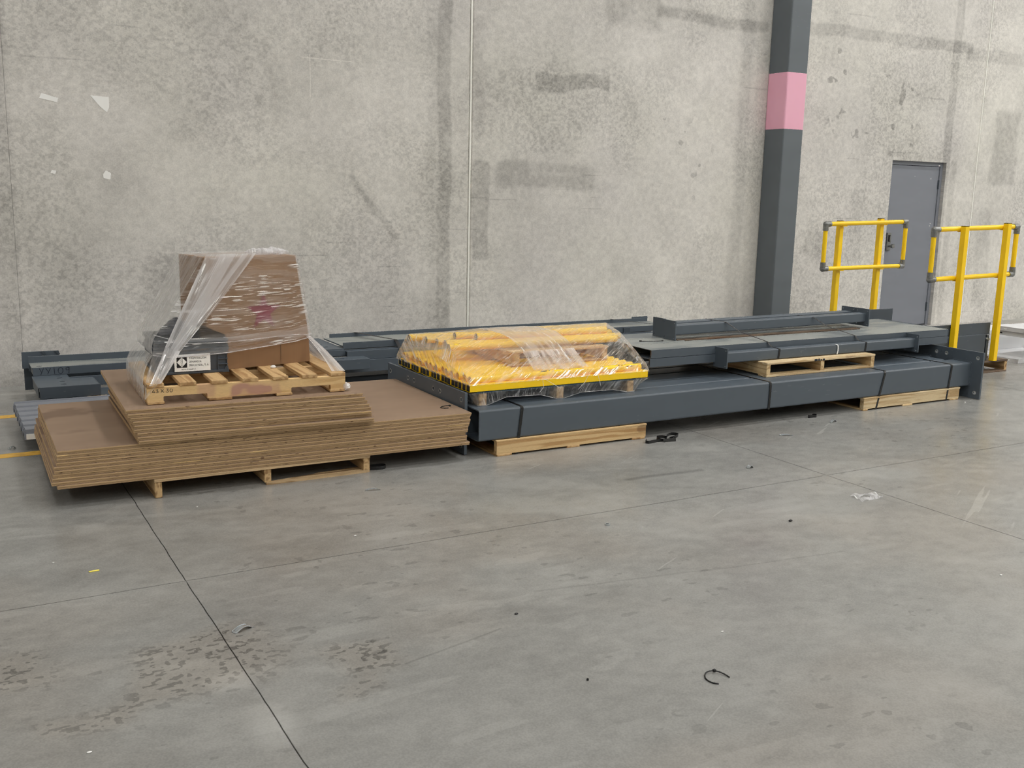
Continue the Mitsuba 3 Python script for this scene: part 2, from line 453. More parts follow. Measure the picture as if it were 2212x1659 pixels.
xs = [X0] + [j for j in JX if X0 + .5 < j < X1 - .5] + [X1]
ys = [Y0] + [j for j in JY if Y0 + .5 < j < WY - .5] + [WY + .2]
G = .0022
for i in range(len(xs) - 1):
    for j in range(len(ys) - 1):
        xa, xb, ya, yb = xs[i], xs[i + 1], ys[j], ys[j + 1]
        near = xb > -.6 and xa < 9 and yb > 1 and ya < 8
        n = 96 if near else 2
        tx, ty = np.linspace(xa, xb, n), np.linspace(ya, yb, n)
        ring = np.vstack([np.stack([tx, jag(ya, tx) + G if near else 0 * tx + ya + G], 1)[:-1], np.stack([jag(xb, ty) - G if near else 0 * ty + xb - G, ty], 1)[:-1],
                          np.stack([tx, jag(yb, tx) - G if near else 0 * tx + yb - G], 1)[::-1][:-1], np.stack([jag(xa, ty) + G if near else 0 * ty + xa + G, ty], 1)[::-1][:-1]])
        poly = Polygon(ring).buffer(0)
        if poly.geom_type != 'Polygon':
            poly = max(poly.geoms, key=lambda g: g.area)
        obj('slab', ex_z(poly, -.01, 0.0), 'concrete_floor', 'floor')

# tilt-up concrete wall: panels, chamfered joints, white sealant beads
TOP = CEILING_Z
obj('wall_back', cbox(X0, X1, WY + .12, WY + .3, -.3, TOP, 0), 'outer_wall', kind='structure')
DX0, DX1, DZ = 10.752, 11.800, 2.166
seams = [X0, -6.9, .60, 4.685, 12.425, 20.2, 28.0, X1]
for a, b in zip(seams[:-1], seams[1:]):
    g = .012 if a > 1 else .0
    g2 = .012 if b > 1 else .0
    c = .012
    x0, x1 = a + g, b - g2
    prof = [(x0, WY + .12), (x0, WY + c), (x0 + (c if a > 1 else .0008), WY), (x1 - (c if b > 1 else .0008), WY), (x1, WY + c), (x1, WY + .12)]
    if a < DX0 < b:   # the panel with the door opening: three upright pieces joined
        lo = [(x0, WY + .12), (x0, WY + c), (x0 + c, WY), (DX0, WY), (DX0, WY + .12)]
        hi = [(DX1, WY + .12), (DX1, WY), (x1 - c, WY), (x1, WY + c), (x1, WY + .12)]
        m = cat(ex_z(Polygon(lo), -.01, TOP), ex_z(Polygon(hi), -.01, TOP), cbox(DX0, DX1, WY, WY + .12, DZ, TOP, 0))
    else:
        m = ex_z(Polygon(prof), -.01, TOP)
    obj('concrete_panel', m, 'concrete_wall', 'wall_back')
for s in (4.685, 12.425, 20.2):
    z = np.arange(0, TOP, .05)
    wob = .002 * (meshkit.noise(np.stack([z * 6, z * 0 + s, z * 0], -1), 2) - .5)
    obj('sealant_bead', tube(np.stack([s - .003 + wob, z * 0 + WY + .004, z], 1), .0098, 8), 'sealant_white', 'wall_back', smooth=True, label='white sealant bead in the panel joint')
    obj('joint_backing', cbox(s - .012, s + .012, WY + .012, WY + .03, 0, TOP, 0), 'groove_shade', 'wall_back')
# horizontal joint low on the wall at the far left
obj('wall_front', cbox(X0, X1, Y0 - .2, Y0, 0, TOP, 0), 'outer_wall', kind='structure')
obj('wall_left', cbox(X0 - .2, X0, Y0, WY, 0, TOP, 0), 'outer_wall', kind='structure')
obj('wall_right', cbox(X1, X1 + .2, Y0, WY, 0, TOP, 0), 'outer_wall', kind='structure')
obj('ceiling', cbox(X0, X1, Y0, WY + .3, TOP, TOP + .2, 0), 'ceiling_white', kind='structure')

for x, y in LAMPS:
    t = thing('high_bay_light', 'long white high bay light fixture under the warehouse roof', 'ceiling light', 'high bay lights under the roof')
    obj('housing', cbox(x - .65, x + .65, y - .22, y + .22, TOP - .60, TOP - .52, .01), 'lacquer_white', t)
    quad = trimesh.Trimesh([[x - .6, y - .18, TOP - .605], [x - .6, y + .18, TOP - .605], [x + .6, y + .18, TOP - .605], [x + .6, y - .18, TOP - .605]], [[0, 1, 2], [0, 2, 3]], process=False)
    obj('diffuser', quad, 'lacquer_white', t, emitter={'type': 'area', 'radiance': rgb([lamp_power(x, y) * c for c in LAMP_TINT])})
    for sx in (-.5, .5):
        obj('hanger', cbox(x + sx - .004, x + sx + .004, y - .004, y + .004, TOP - .52, TOP, 0), 'steel_raw', t)

# door
d = 'door_1'
used.add(d)
FY = WY + .05
fr = sbox(DX0, 0, DX1, DZ).difference(sbox(DX0 + .05, -.1, DX1 - .05, DZ - .05))
obj('frame', ex_y(fr, FY, FY + .07), 'door_paint', d)
say(d, kind='structure')
leaf = obj('leaf', cbox(DX0 + .053, DX1 - .053, FY + .012, FY + .057, .012, DZ - .054, .003), 'door_paint', d)
obj('stop', cbox(DX0 + .04, DX1 - .04, FY + .06, FY + .069, 0, DZ - .04, 0), 'hole_dark', d)
for z in (.25, 1.06, 1.88):
    obj('hinge', cat(pipe((DX1 - .052, FY + .002, z - .057), (DX1 - .052, FY + .002, z + .057), .008), cbox(DX1 - .066, DX1 - .051, FY + .006, FY + .0125, z - .057, z + .057, .001)), 'steel_dark', d, smooth=40)
hx, hz = DX0 + .115, 1.13
es = obj('lock_plate', cbox(hx - .036, hx + .036, FY - .012, FY + .013, hz - .115, hz + .115, .004), 'fitting_grey', d)
obj('pull_recess', cat(cbox(hx - .024, hx + .024, FY - .014, FY - .011, hz, hz + .085, .001)), 'hole_dark', es)
obj('pull_bar', cbox(hx - .006, hx + .006, FY - .03, FY - .012, hz + .005, hz + .08, .002), 'fitting_grey', es)
obj('lock_knob', cat(pipe((hx + .004, FY - .012, hz - .055), (hx + .004, FY - .055, hz - .055), .016), pipe((hx + .004, FY - .055, hz - .055), (hx + .004, FY - .085, hz - .055), .027)), 'fitting_grey', es, smooth=40)
obj('strike_slot', cbox(DX0 + .044, DX0 + .049, FY - .001, FY + .004, hz - .1, hz - .02, 0), 'hole_dark', d)
obj('tag', cbox(DX1 - .09, DX1 - .062, FY - .001, FY + .0, DZ - .048, DZ - .034, 0), 'paper_white', d)
for x, z, w, h in ((DX0 + .52, 1.97, .008, .008), (DX0 + .84, 1.945, .008, .018), (DX0 + .91, 1.36, .010, .014), (DX0 + .905, 1.325, .008, .02)):
    obj('paint_chip', cbox(x, x + w, FY + .0112, FY + .0122, z, z + h, 0), 'paper_white', d)

# steel building column with a pink band
t = thing('steel_column', 'tall dark grey square building column with a pink band, standing against the wall', 'column')
CX0, CX1, CY0, CY1 = 8.530, 8.836, 8.728, 9.034
obj('shaft', ex_z(rrect(CX0, CX1, CY0, CY1, .018, 4), 0, TOP - .01), 'column_paint', t, smooth=30)
ring = rrect(CX0 - .0012, CX1 + .0012, CY0 - .0012, CY1 + .0012, .019, 4).difference(rrect(CX0 - .0001, CX1 + .0001, CY0 - .0001, CY1 + .0001, .018, 4))
obj('painted_band', ex_z(ring, 2.432, 3.055), 'pink_paint', t, smooth=30, label='pink painted band')

# yellow floor lines at the left, paper scraps on the wall
for i, (y, lab) in enumerate(((7.86, 'short yellow floor line farther from the camera, by the grey metal decking'), (6.70, 'yellow painted floor line nearer the camera, beside the stack of boards'))):
    obj('floor_line', cbox(-6, .9 if i == 0 else .46 + .4, y - .05, y + .05, .0002, .0016, 0), 'line_paint', label=lab, cat='floor marking')
for pts, lab in (([(.84, 2.30), (.97, 2.275), (.98, 2.31), (.95, 2.315), (.86, 2.34)], 'flat torn white paper scrap stuck on the wall, upper left of the four'),
                 ([(1.22, 2.345), (1.36, 2.34), (1.36, 2.26), (1.34, 2.22), (1.29, 2.26)], 'pointed white paper scrap stuck on the wall, upper right of the four'),
                 ([(1.29, 1.69), (1.34, 1.68), (1.35, 1.73), (1.31, 1.755), (1.285, 1.72)], 'small white paper scrap stuck on the wall, lower right of the four'),
                 ([(.89, 1.72), (.925, 1.715), (.935, 1.74), (.90, 1.745)], 'tiny white paper scrap stuck on the wall, lower left of the four')):
    obj('paper_scrap', ex_y(Polygon(pts), WY - .003, WY - .0005), 'paper_white', label=lab, cat='paper')


# ------------------------------------------------------------------ pallets
def pallet(label, o, ang, L, Wd, H, mats, style, **k):
    """style 'x': stringers along local x seen from the front with boards across; 'y': stringers along local y, boards along x"""
    M = frame(o, ang)
    t = thing('pallet', label, 'pallet')
    mx, my = mats
    tb, bb = k.get('top', .016), k.get('bot', .015)
    if style == 'x':
        for s in range(3):
            y0 = (0, Wd / 2 - .019, Wd - .038)[s]
            m = sbox(0, bb, L, H - tb)
            for a, b in k.get('notch', ()):
                m = m.difference(sbox(a, bb - .02, b, bb + .028).buffer(-.006).buffer(.006, quad_segs=3))
            obj('stringer', ex_y(m, y0, y0 + .038), k.get('front', mx) if s == 0 else mx, t, M=M)
        if k.get('sheet'):
            obj('deck_sheet', cbox(-.004, L + .004, -.004, Wd, H - tb, H, .001), mx, t, M=M)
        else:
            n = k['n']
            for i in range(n):
                x = (L - k['bw']) * i / (n - 1)
                obj('deck_board', cbox(x, x + k['bw'], -.004 - .008 * rng.random(), Wd + .004, H - tb, H, .002), my, t, M=M)
        for x, w in k['feet']:
            obj('bottom_board', cbox(x, x + w, -.003, Wd, 0, bb, .002), my, t, M=M)
    else:
        for i, x in enumerate((0, L / 2 - .019, L - .038)):
            m = sbox(0, bb, Wd, H - tb)
            for a, b in k.get('notch', ()):
                m = m.difference(sbox(a, bb - .02, b, bb + .03))
            mm = ex_x(m, x, x + .038)
            if i == 0 and k.get('lfoot'):
                mm = cbox(x, x + .038, 0, Wd, 0.0, H - tb, .004)
            obj('stringer', mm, my, t, M=M)
        nb = k.get('n', 6)
        bw = k.get('bw', .095)
        for i in range(nb):
            y = (Wd - bw) * i / (nb - 1)
            obj('deck_board', cbox(-.002, L + .002, y - (.006 if i == 0 else 0), y + bw, H - tb, H, .002), mx, t, M=M)
        if k.get('split'):
            prof = Polygon([(k['split'], .012), (k['split'] + .12, .030), (k['split'] + .3, .055), (L * .75, .07), (L, .095), (L, 0.0), (k['split'] + .1, -.008), (k['split'], -.006)])
            obj('bottom_board', ex_z(prof, 0, bb), mx, t, M=M, label='splintered bottom board')
        else:
            obj('bottom_board', cbox(0, L, -.002, .09, 0, bb, .002), mx, t, M=M)
        for y in (Wd / 2 - .045, Wd - .09):
            obj('bottom_board', cbox(.04, L, y, y + .09, 0, bb, .002), mx, t, M=M)
    return t


pallet('weathered wooden pallet with a splintered bottom board under the stack of brown boards', (.950, 5.428, 0), 0, 1.222, 1.12, .1055, ('wood_old_x', 'wood_old_y'), 'y', lfoot=True, split=.60, n=6)
pallet('light pine pallet under the near end of the long grey columns', (3.028, 5.418, 0), 0, 1.176, 1.22, .1045, ('pine_x', 'pine_y'), 'x', sheet=True, top=.011, bot=.013, feet=((.0, .11), (.53, .1), (1.06, .11)))
pallet('pine pallet with knots under the far end of the long grey columns', (6.372, 5.424, 0), 0, 1.168, 1.22, .1045, ('pine_pale_x', 'pine_pale_y'), 'x', sheet=True, top=.011, bot=.013, feet=((.0, .05), (.46, .12), (1.05, .11)))
pallet('pale open pallet on top of the long columns, carrying the flat grey channels', (5.460, 5.588, .309), 0, 1.184, 1.02, .1115, ('pine_pale_x', 'pine_pale_y'), 'y', n=7, bw=.1)
PANG = -2.55
PO = (.946, 5.510, .4955)
PM = frame(PO, PANG)
pallet('small slatted pine pallet stamped 43 X 30 under the wrapped cardboard box', PO, PANG, 1.092, .755, .112, ('pine_x', 'pine_y'), 'x', front='pine_stained', n=7, bw=.088, top=.021, bot=.0145, notch=((.083, .312), (.775, 1.005)), feet=((.0, .088), (.32, .125), (.69, .09), (1.0, .088)))

st = front_text('43 X 30', .019, .024, -.0006, .062, width=.105)
obj('stamp', st, 'print_black', 'pallet_004__stringer', M=PM, label='stamped 43 X 30')
pallet('dark old pallet under the grey stair landing', (8.02, 6.185, 0), 0, 1.275, 1.40, .121, ('wood_brown', 'wood_old_y'), 'y', n=7, bw=.14, top=.017)

# ------------------------------------------------------------------ the stack of particle boards
TB = .0203


def board_mesh(L, Wd):
    t = TB
    prof = Polygon([(0, t * .58), (0, t * .92), (.0015, t - .0003), (Wd - .0015, t - .0003), (Wd, t * .9), (Wd, t * .1), (Wd - .0015, .0003), (.0045, .0003), (.004, t * .10), (.006, t * .16), (.0065, t * .50)])
    return ex_x(prof, 0, L)


names = ('bottom', 'second lowest', 'third lowest', 'fourth lowest', 'fifth lowest', 'fifth from the top', 'fourth from the top', 'third from the top', 'second from the top', 'topmost')
z = .106
for i in range(10):
    f = i / 9
    dx = (.004, -.020, -.016, -.012, -.004, -.008, .006, .010, .010, .012)[i] + rng.uniform(-.002, .002)
    dy = rng.uniform(-.004, .004)
    obj('particle_board', board_mesh(2.345 + rng.uniform(-.006, .006), 1.238), 'particle_board', M=frame((.474 + dx, 5.442 + dy - .003 * f, z), -1.0 + rng.uniform(-.12, .12)),
        label=f'long brown particle board, {names[i]} of the ten in the lower stack', cat='board', group='long particle boards of the lower stack')
    z += TB
names9 = ('bottom', 'second lowest', 'third lowest', 'fourth lowest', 'middle', 'fourth from the top', 'third from the top', 'second from the top', 'topmost')
for i in range(9):
    f = i / 8
    dx = (.050, .044, .046, .036, .034, .028, .018, .006, -.004)[i] + rng.uniform(-.003, .003)
    ang = (-1.6, -3.2, -1.8, -2.9, -2.4, -2.6, -2.5, -2.5, -2.5)[i]
    obj('particle_board', board_mesh(1.30 + rng.uniform(-.006, .006) - .012 * f, 1.272), 'particle_board', M=frame((.826 + dx, 5.428 - .020 * (1 - f) + rng.uniform(-.004, .004), z), ang),
        label=f'shorter brown particle board, {names9[i]} of the nine in the upper stack', cat='board', group='shorter particle boards of the upper stack')
    z += TB + .0002
BOARD_TOP = z

# ------------------------------------------------------------------ long columns lying in a bundle
CZ0, CW = .1055, .2025
ynow = 5.428
wherec = ('nearest the camera, with its end plate at the far right', 'second from the front, its end plate at the left beside the boards', 'third from the front, its end plate at the far right',
          'fourth from the front, its end plate at the left', 'fifth from the front, its end plate at the far right', 'rearmost, its end plate at the left behind the boards')
pl_holes = [(.05, .05), (.36, .05), (.05, .35), (.36, .35)]


def plate(w, h, th, holes, r, x0, y0, z0):
    poly = sbox(0, 0, w, h).buffer(-.002).buffer(.002, quad_segs=2)
    for hy, hz in holes:
        poly = poly.difference(Point(hy, hz).buffer(r, quad_segs=5))
    m = ex_x(poly, x0, x0 + th)
    m.apply_translation((0, y0, z0))
    return m


for i in range(6):
    t = thing('long_column', f'long dark grey square steel column lying flat, {wherec[i]}', 'column', 'long steel columns in the strapped bundle')
    y0 = 5.428 + i * (CW + .0035)
    rightplate = i % 2 == 0
    xa, xb = (2.895 + rng.uniform(0, .01), 7.672) if rightplate else (2.872, 7.60 - rng.uniform(0, .03))
    obj('shaft', hss(CW, CW, .008, .016, y0, CZ0, xa, xb), 'steel_paint', t, smooth=30)
    px = 7.672 if rightplate else 2.853
    pw = .4115
    py = y0 + CW / 2 - pw / 2
    obj('end_plate', plate(pw, .402, .019, pl_holes, .0115, px, py, .004), 'steel_paint', t)
    if rightplate:
        g = .008
        weld = rrect(y0 - g, y0 + CW + g, CZ0 - g, CZ0 + CW + g, .022, 4).difference(rrect(y0 + .0005, y0 + CW - .0005, CZ0 + .0005, CZ0 + CW - .0005, .016, 4))
        obj('weld_bead', ex_x(weld, 7.664, 7.6722), 'steel_paint', t, smooth=30)
    for hy, hz in pl_holes:   # worn bare rims around the bolt holes
        rim = Point(py + hy, .004 + hz).buffer(.0165, quad_segs=5).difference(Point(py + hy, .004 + hz).buffer(.0117, quad_segs=5))
        obj('bolt_hole_rim', ex_x(rim, px - .0008, px + .0002), 'bolt_hole', t)


def strap_loop(x, y0, y1, z0, z1, w=.0195, lean=0.0):
    pts = [(x + lean, y0, z0), (x, y0 - .001, z1 - .01), (x, y0 + .008, z1 + .001), (x, y1 - .008, z1 + .001), (x, y1 + .001, z1 - .01), (x, y1 + .001, z0)]
    return ribbon(resample(pts, .02), w, (1, 0, 0))


for x, zb, lab, lean in ((3.212, .002, 'black strap around the long columns and the pine pallet at their near end', -.035), (5.352, .104, 'black strap around the middle of the long columns', -.004),
                         (6.592, .002, 'black strap around the long columns at the left end of the knotty far pallet', -.075), (7.412, .002, 'black strap around the long columns nearest their large end plate', -.035)):
    obj('strap', strap_loop(x, 5.4235, 6.668, zb, CZ0 + CW + .001, lean=lean), 'strap_black', label=lab, cat='strap')

# ------------------------------------------------------------------ flat channels on the open pallet
DECK_Z = .4212


def channel_poly(w, h, t, up=False):
    """channel on its back: web horizontal, lips down (up=False) with a small return lip"""
    o = [(0, 0), (0, h), (w, h), (w, 0), (w - .018, 0), (w - .018, t), (w - t, t), (w - t, h - t), (t, h - t), (t, t), (.018, t), (.018, 0)]
    p = Polygon(o)
    if up:
        p = affinity.scale(p, 1, -1, origin=(w / 2, h / 2))
    return p.buffer(-.002).buffer(.002, quad_segs=2)


BW, BH = .254, .0605
rowname = ('front', 'middle', 'rear')
for lay in range(2):
    for r in range(3):
        y0 = 5.778 + r * (BW + .003) + (.004 if lay else 0)
        x0 = 4.485 + (.006, .02, -.01)[r] + (.012 if lay else 0)
        x1 = 7.792 + (0, -.02, -.01)[r]
        z0 = DECK_Z + lay * (BH + .003)
        t = thing('steel_channel', f'wide flat dark grey steel channel, {rowname[r]} one of the {"upper" if lay else "lower"} layer on the open pallet', 'channel', 'flat steel channels on the open pallet')
        obj('web', ex_x(sbox(y0, z0 + BH - .004, y0 + BW, z0 + BH), x0, x1), 'steel_dusty' if lay else 'steel_paint', t)
        for s in (0, 1):
            ya = y0 if s == 0 else y0 + BW - .004
            obj('flange', ex_x(sbox(ya, z0, ya + .004, z0 + BH - .004), x0, x1), 'steel_paint', t)
            yb = y0 + .004 if s == 0 else y0 + BW - .022
            obj('lip', ex_x(sbox(yb, z0, yb + .018, z0 + .004), x0, x1), 'steel_paint', t)
        for xe in (x0 + .004, x1 - .010):   # end cleats seen in the open ends
            obj('end_cleat', cbox(xe + .02, xe + .026, y0 + .005, y0 + .045, z0 + .005, z0 + BH - .005, 0), 'steel_paint', t)
DT = DECK_Z + 2 * BH + .003

holes6 = [(.018, .018), (.134, .018), (.018, .134), (.134, .134)]


def short_column(label, x0, x1, yc, zc, tilt=0.0):
    t = thing('short_column', label, 'column', 'short tubes with square plates')
    M = frame((x0, yc, zc), 0, tilt)
    L = x1 - x0
    obj('shaft', hss(.080, .080, .005, .010, -.04, -.04, .0095, L - .0095), 'steel_paint', t, smooth=30, M=M)
    for xe in (0, L - .0095):
        m = plate(.152, .152, .0095, holes6, .0055, xe, -.076, -.076)
        obj('end_plate', m, 'steel_paint', t, M=M)
    return t


short_column('short grey tube with square end plates, strapped along the front of the flat channels', 5.108, 7.250, 5.722, .4645)
short_column('front one of the two short grey tubes with square plates on top of the flat channels', 4.965, 7.130, 6.166, DT + .079, .35)
short_column('rear one of the two short grey tubes with square plates on top of the flat channels', 4.985, 7.125, 6.322, DT + .079, .35)
for i, (y, w) in enumerate(((6.108, .010), (6.070, .008))):  # two thin brown strips laid on the channels along the upper tubes
    obj('brown_stripe', cbox(5.0 + .05 * i, 7.0, y, y + w, DT + .0005, DT + .012, .002), 'wood_brown', label=('thin brown stripe lying along the front upper tube, the one under its edge', 'thin brown stripe lying in front of the two upper tubes')[i], cat='stripe')


def deck_strap(x, xd, lab):
    f = lambda y: x
    pts = [(x - .01, 5.677, .428), (x, 5.678, .500), (x, 5.682, .506), (x, 5.760, .506), (xd, 5.770, DT - .012), (xd, 5.776, DT + .001), (xd - .06, 6.03, DT + .05), (x - .17, 6.118, DT + .1215), (x - .17, 6.20, DT + .1225), (x - .18, 6.29, DT + .1235), (x - .18, 6.36, DT + .1225), (x - .19, 6.55, DT + .003), (x - .19, 6.562, DT - .02)]
    obj('strap', ribbon(resample(pts, .015), .0155, (1, 0, 0)), 'strap_black', label=lab, cat='strap')


deck_strap(5.672, 5.640, 'thin black strap over the upper short tubes and flat channels, left of the two')
deck_strap(6.640, 6.615, 'thin black strap over the upper short tubes and flat channels, right of the two')
pts = [(6.285, 5.683, .506), (6.30, 5.679, .503), (6.31, 5.678, .495), (6.312, 5.677, .46), (6.305, 5.678, .425)]
b = obj('steel_band', ribbon(resample(pts, .008), .016, (1, .1, 0)), 'lacquer_white', label='short bright silver band bent over the front short tube', cat='band')
for k, x in enumerate((5.44, 5.47, 5.49)):
    pass
for k, (x, w, h) in enumerate(((5.955, .03, .016), (5.995, .014, .018), (6.02, .012, .012), (6.045, .02, .016))):
    obj('ink_mark', cbox(x, x + w, 5.5795, 5.5812, .404, .404 + h, 0), 'marker_ink', 'pallet_003', label='black ink mark on the deck board edge')

# ------------------------------------------------------------------ big beams along the wall
def slab_part(t, name, x0, x1, y0, y1, z0, z1, m='steel_paint', holes=(), **k):
    if holes:
        p = sbox(x0, y0, x1, y1)
        for hx, hy in holes:
            p = p.difference(affinity.scale(Point(hx, hy).buffer(.014, quad_segs=4), 1.5, 1))
        return obj(name, ex_z(p, z0, z1), m, t, **k)
    return obj(name, cbox(x0, x1, y0, y1, z0, z1, .0015), m, t, **k)


t = thing('steel_beam', 'deep dark grey beam lying on the floor lowest in the row along the wall', 'beam')
slab_part(t, 'web', .612, 6.3, 7.83, 7.85, .006, .112, 'steel_dark')
slab_part(t, 'flange', .612, 6.3, 7.81, 8.1, .112, .118, 'steel_dark')
slab_part(t, 'flange', .612, 6.3, 7.81, 8.1, 0, .006, 'steel_dark')

t = thing('steel_beam', 'grey beam marked in dark ink at its left end, lying along the wall', 'beam')
slab_part(t, 'front_flange', .610, 2.60, 8.288, 8.298, .206, .268)
slab_part(t, 'web', .604, 2.60, 8.298, 8.53, .258, .268, 'steel_dusty', holes=((.66, 8.36),))
slab_part(t, 'back_flange', .600, 2.60, 8.53, 8.54, .205, .318, 'steel_dusty')
slab_part(t, 'seat_plate', .600, .845, 7.80, 8.287, .196, .205, 'steel_paint', holes=((.775, 8.24), (.778, 8.14), (.78, 7.995), (.776, 7.88)))
slab_part(t, 'side_plate', .845, 2.60, 8.16, 8.17, .128, .205)
slab_part(t, 'seat_end', .610, 1.018, 7.792, 7.802, .120, .205, 'steel_dark')
slab_part(t, 'seat_ledge', .845, 1.010, 7.802, 8.16, .190, .196, 'steel_paint')
slab_part(t, 'seat_rib', 1.008, 1.018, 7.802, 8.16, .120, .196, 'steel_dark')
slab_part(t, 'seat_rib', .604, .612, 7.85, 8.28, .120, .196, 'steel_dark')
slab_part(t, 'back_rib', .612, .622, 8.30, 8.52, .206, .256, 'steel_dark')
ink = t
strokes = {'Y': [[(0, 1), (.45, .45)], [(1, 1), (.3, 0)]], '1': [[(.4, 1), (.5, 0)]], '0': [[(.5 + .5 * math.cos(a), .5 + .5 * math.sin(a)) for a in np.linspace(0, 2 * math.pi, 15)]],
           '9': [[(.9, .85), (.6, 1), (.15, .8), (.3, .5), (.8, .6), (.95, 1), (.9, .5), (.8, 0)]]}
xx = .655
for ch, w in (('Y', .028), ('Y', .034), ('1', .02), ('0', .034), ('9', .03)):
    ms = []
    for s in strokes[ch]:
        pts = resample([(xx + u * w, 8.2872, .213 + v * .048) for u, v in s], .004)
        ms.append(ribbon(pts, .0042, np.cross(np.gradient(pts, axis=0), (0, 1, 0)), .0008))
    obj('ink_letter', cat(*ms), 'marker_ink', ink, label='handwritten dark ink character')
    xx += w + .016
t = thing('steel_beam', 'short upright plate end of a grey beam behind the ink marked beam', 'beam')
slab_part(t, 'end_plate', .565, .832, 8.66, 8.672, .205, .336, 'steel_dusty')
slab_part(t, 'back_flange', .58, 2.7, 8.74, 8.75, .02, .268, 'steel_dark')
slab_part(t, 'web', .60, 2.7, 8.672, 8.74, .20, .21, 'steel_dark')
for x, s in ((.70, 1), (.80, 1)):
    obj('gusset', ex_y(Polygon([(x, .336), (x + .03, .336), (x + .042, .308), (x + .03, .300)]), 8.652, 8.660), 'steel_dark', t)

t = thing('steel_beam', 'long upper grey beam along the wall with a four hole plate at its left end', 'beam')
slab_part(t, 'front_flange', 2.895, 6.46, 7.800, 7.812, .352, .406)
slab_part(t, 'web', 2.90, 6.40, 7.812, 8.296, .366, .376, 'steel_dusty')
slab_part(t, 'back_flange', 2.955, 6.388, 8.296, 8.306, .340, .410)
slab_part(t, 'end_plate', 2.62, 2.897, 7.785, 8.42, .350, .359, 'steel_paint', holes=((2.775, 8.40), (2.79, 8.25), (2.78, 8.06), (2.79, 7.93)))
slab_part(t, 'stiffener', 5.72, 5.80, 7.79, 7.80, .33, .40, 'steel_dark')
slab_part(t, 'tip_plate', 6.20, 6.40, 8.31, 8.316, .350, .425, 'steel_paint')
t = thing('steel_beam', 'grey channel just below the four hole plate in the beams along the wall', 'beam')
slab_part(t, 'front_flange', 2.62, 6.3, 7.778, 7.786, .300, .350)
slab_part(t, 'lower_flange', 2.62, 6.3, 7.786, 8.3, .292, .300)
t = thing('steel_beam', 'lower long grey channel in front of the beams along the wall, crossed by a strap', 'beam')
slab_part(t, 'front_flange', 2.905, 6.3, 7.738, 7.750, .268, .342)
slab_part(t, 'top_flange', 2.905, 6.3, 7.750, 7.785, .332, .340)
t = thing('steel_beam', 'low grey box beam with a short seat bracket, behind the right end of the boards', 'beam')
slab_part(t, 'front_flange', 2.50, 6.3, 7.690, 7.702, .172, .272)
slab_part(t, 'top_flange', 2.50, 6.3, 7.702, 7.77, .258, .266, 'steel_paint')
slab_part(t, 'seat_bracket', 2.775, 3.045, 7.592, 7.602, .214, .298)
slab_part(t, 'seat_top', 2.70, 3.045, 7.602, 7.737, .290, .298, 'steel_paint', holes=((2.83, 7.66),))
slab_part(t, 'seat_rib', 2.765, 2.775, 7.60, 7.69, .19, .289, 'steel_dark')
obj('wood_bearer', cbox(2.3, 6.4, 7.60, 7.69, .0, .09, .004), 'wood_brown', label='brown timber bearer on the floor along the lowest wall beam', cat='timber')
obj('wood_block', cbox(.92, 1.06, 7.715, 7.805, .0, .119, .004), 'wood_old_y', label='short pale timber block under the ink marked beam', cat='timber')
pts = [(3.385, 7.685, .172), (3.383, 7.686, .272), (3.375, 7.735, .345), (3.36, 7.797, .408), (3.28, 8.05, .408), (3.20, 8.29, .412), (3.18, 8.315, .412)]
obj('strap', ribbon(resample(pts, .02), .03, (1, 0, 0)), 'strap_black', label='black strap over the wall beams, behind the right end of the boards', cat='strap')
pts = [(6.16, 7.795, .352), (6.155, 7.796, .408), (6.05, 8.05, .410), (5.93, 8.30, .413), (5.92, 8.31, .40)]
obj('strap', ribbon(resample(pts, .02), .02, (1, 0, 0)), 'strap_black', label='black strap over the right end of the upper wall beam', cat='strap')
t = thing('steel_beam', 'low grey beam end peeping out behind the upper short tubes, at the foot of the column', 'beam')
slab_part(t, 'flange', 8.10, 8.50, 8.50, 8.60, .300, .308)
slab_part(t, 'web', 8.10, 8.50, 8.55, 8.56, .0, .300, 'steel_dark')

# corrugated decking at the left
t = thing('metal_decking', 'stack of grey corrugated metal decking between the boards and the wall beams', 'decking')
P6 = .152
for k in range(3):
    zb = .076 + k * .012
    pr = []
    for i in range(6):
        y = 6.765 + i * P6
        pr += [(y, zb + .038), (y + .092, zb + .038), (y + .112, zb), (y + .138, zb)]
    pr += [(6.765 + 6 * P6, zb + .038), (6.765 + 6 * P6 + .012, zb + .038)]
    pr = [(6.755, zb)] + pr
    line = Polygon(pr + [(a, b - .0022) for a, b in reversed(pr)])
    obj('sheet', ex_x(line, .425 + .004 * k, 2.6 - .01 * k), 'door_paint', t)
for x in (.62, 2.2):
    obj('bearer', cbox(x, x + .09, 6.78, 7.55, 0, .0735, .003), 'wood_brown', t)
obj('edge_tag', cbox(.436, .60, 6.7515, 6.7545, .078, .112, 0), 'paper_white', t, label='white printed edge tag')

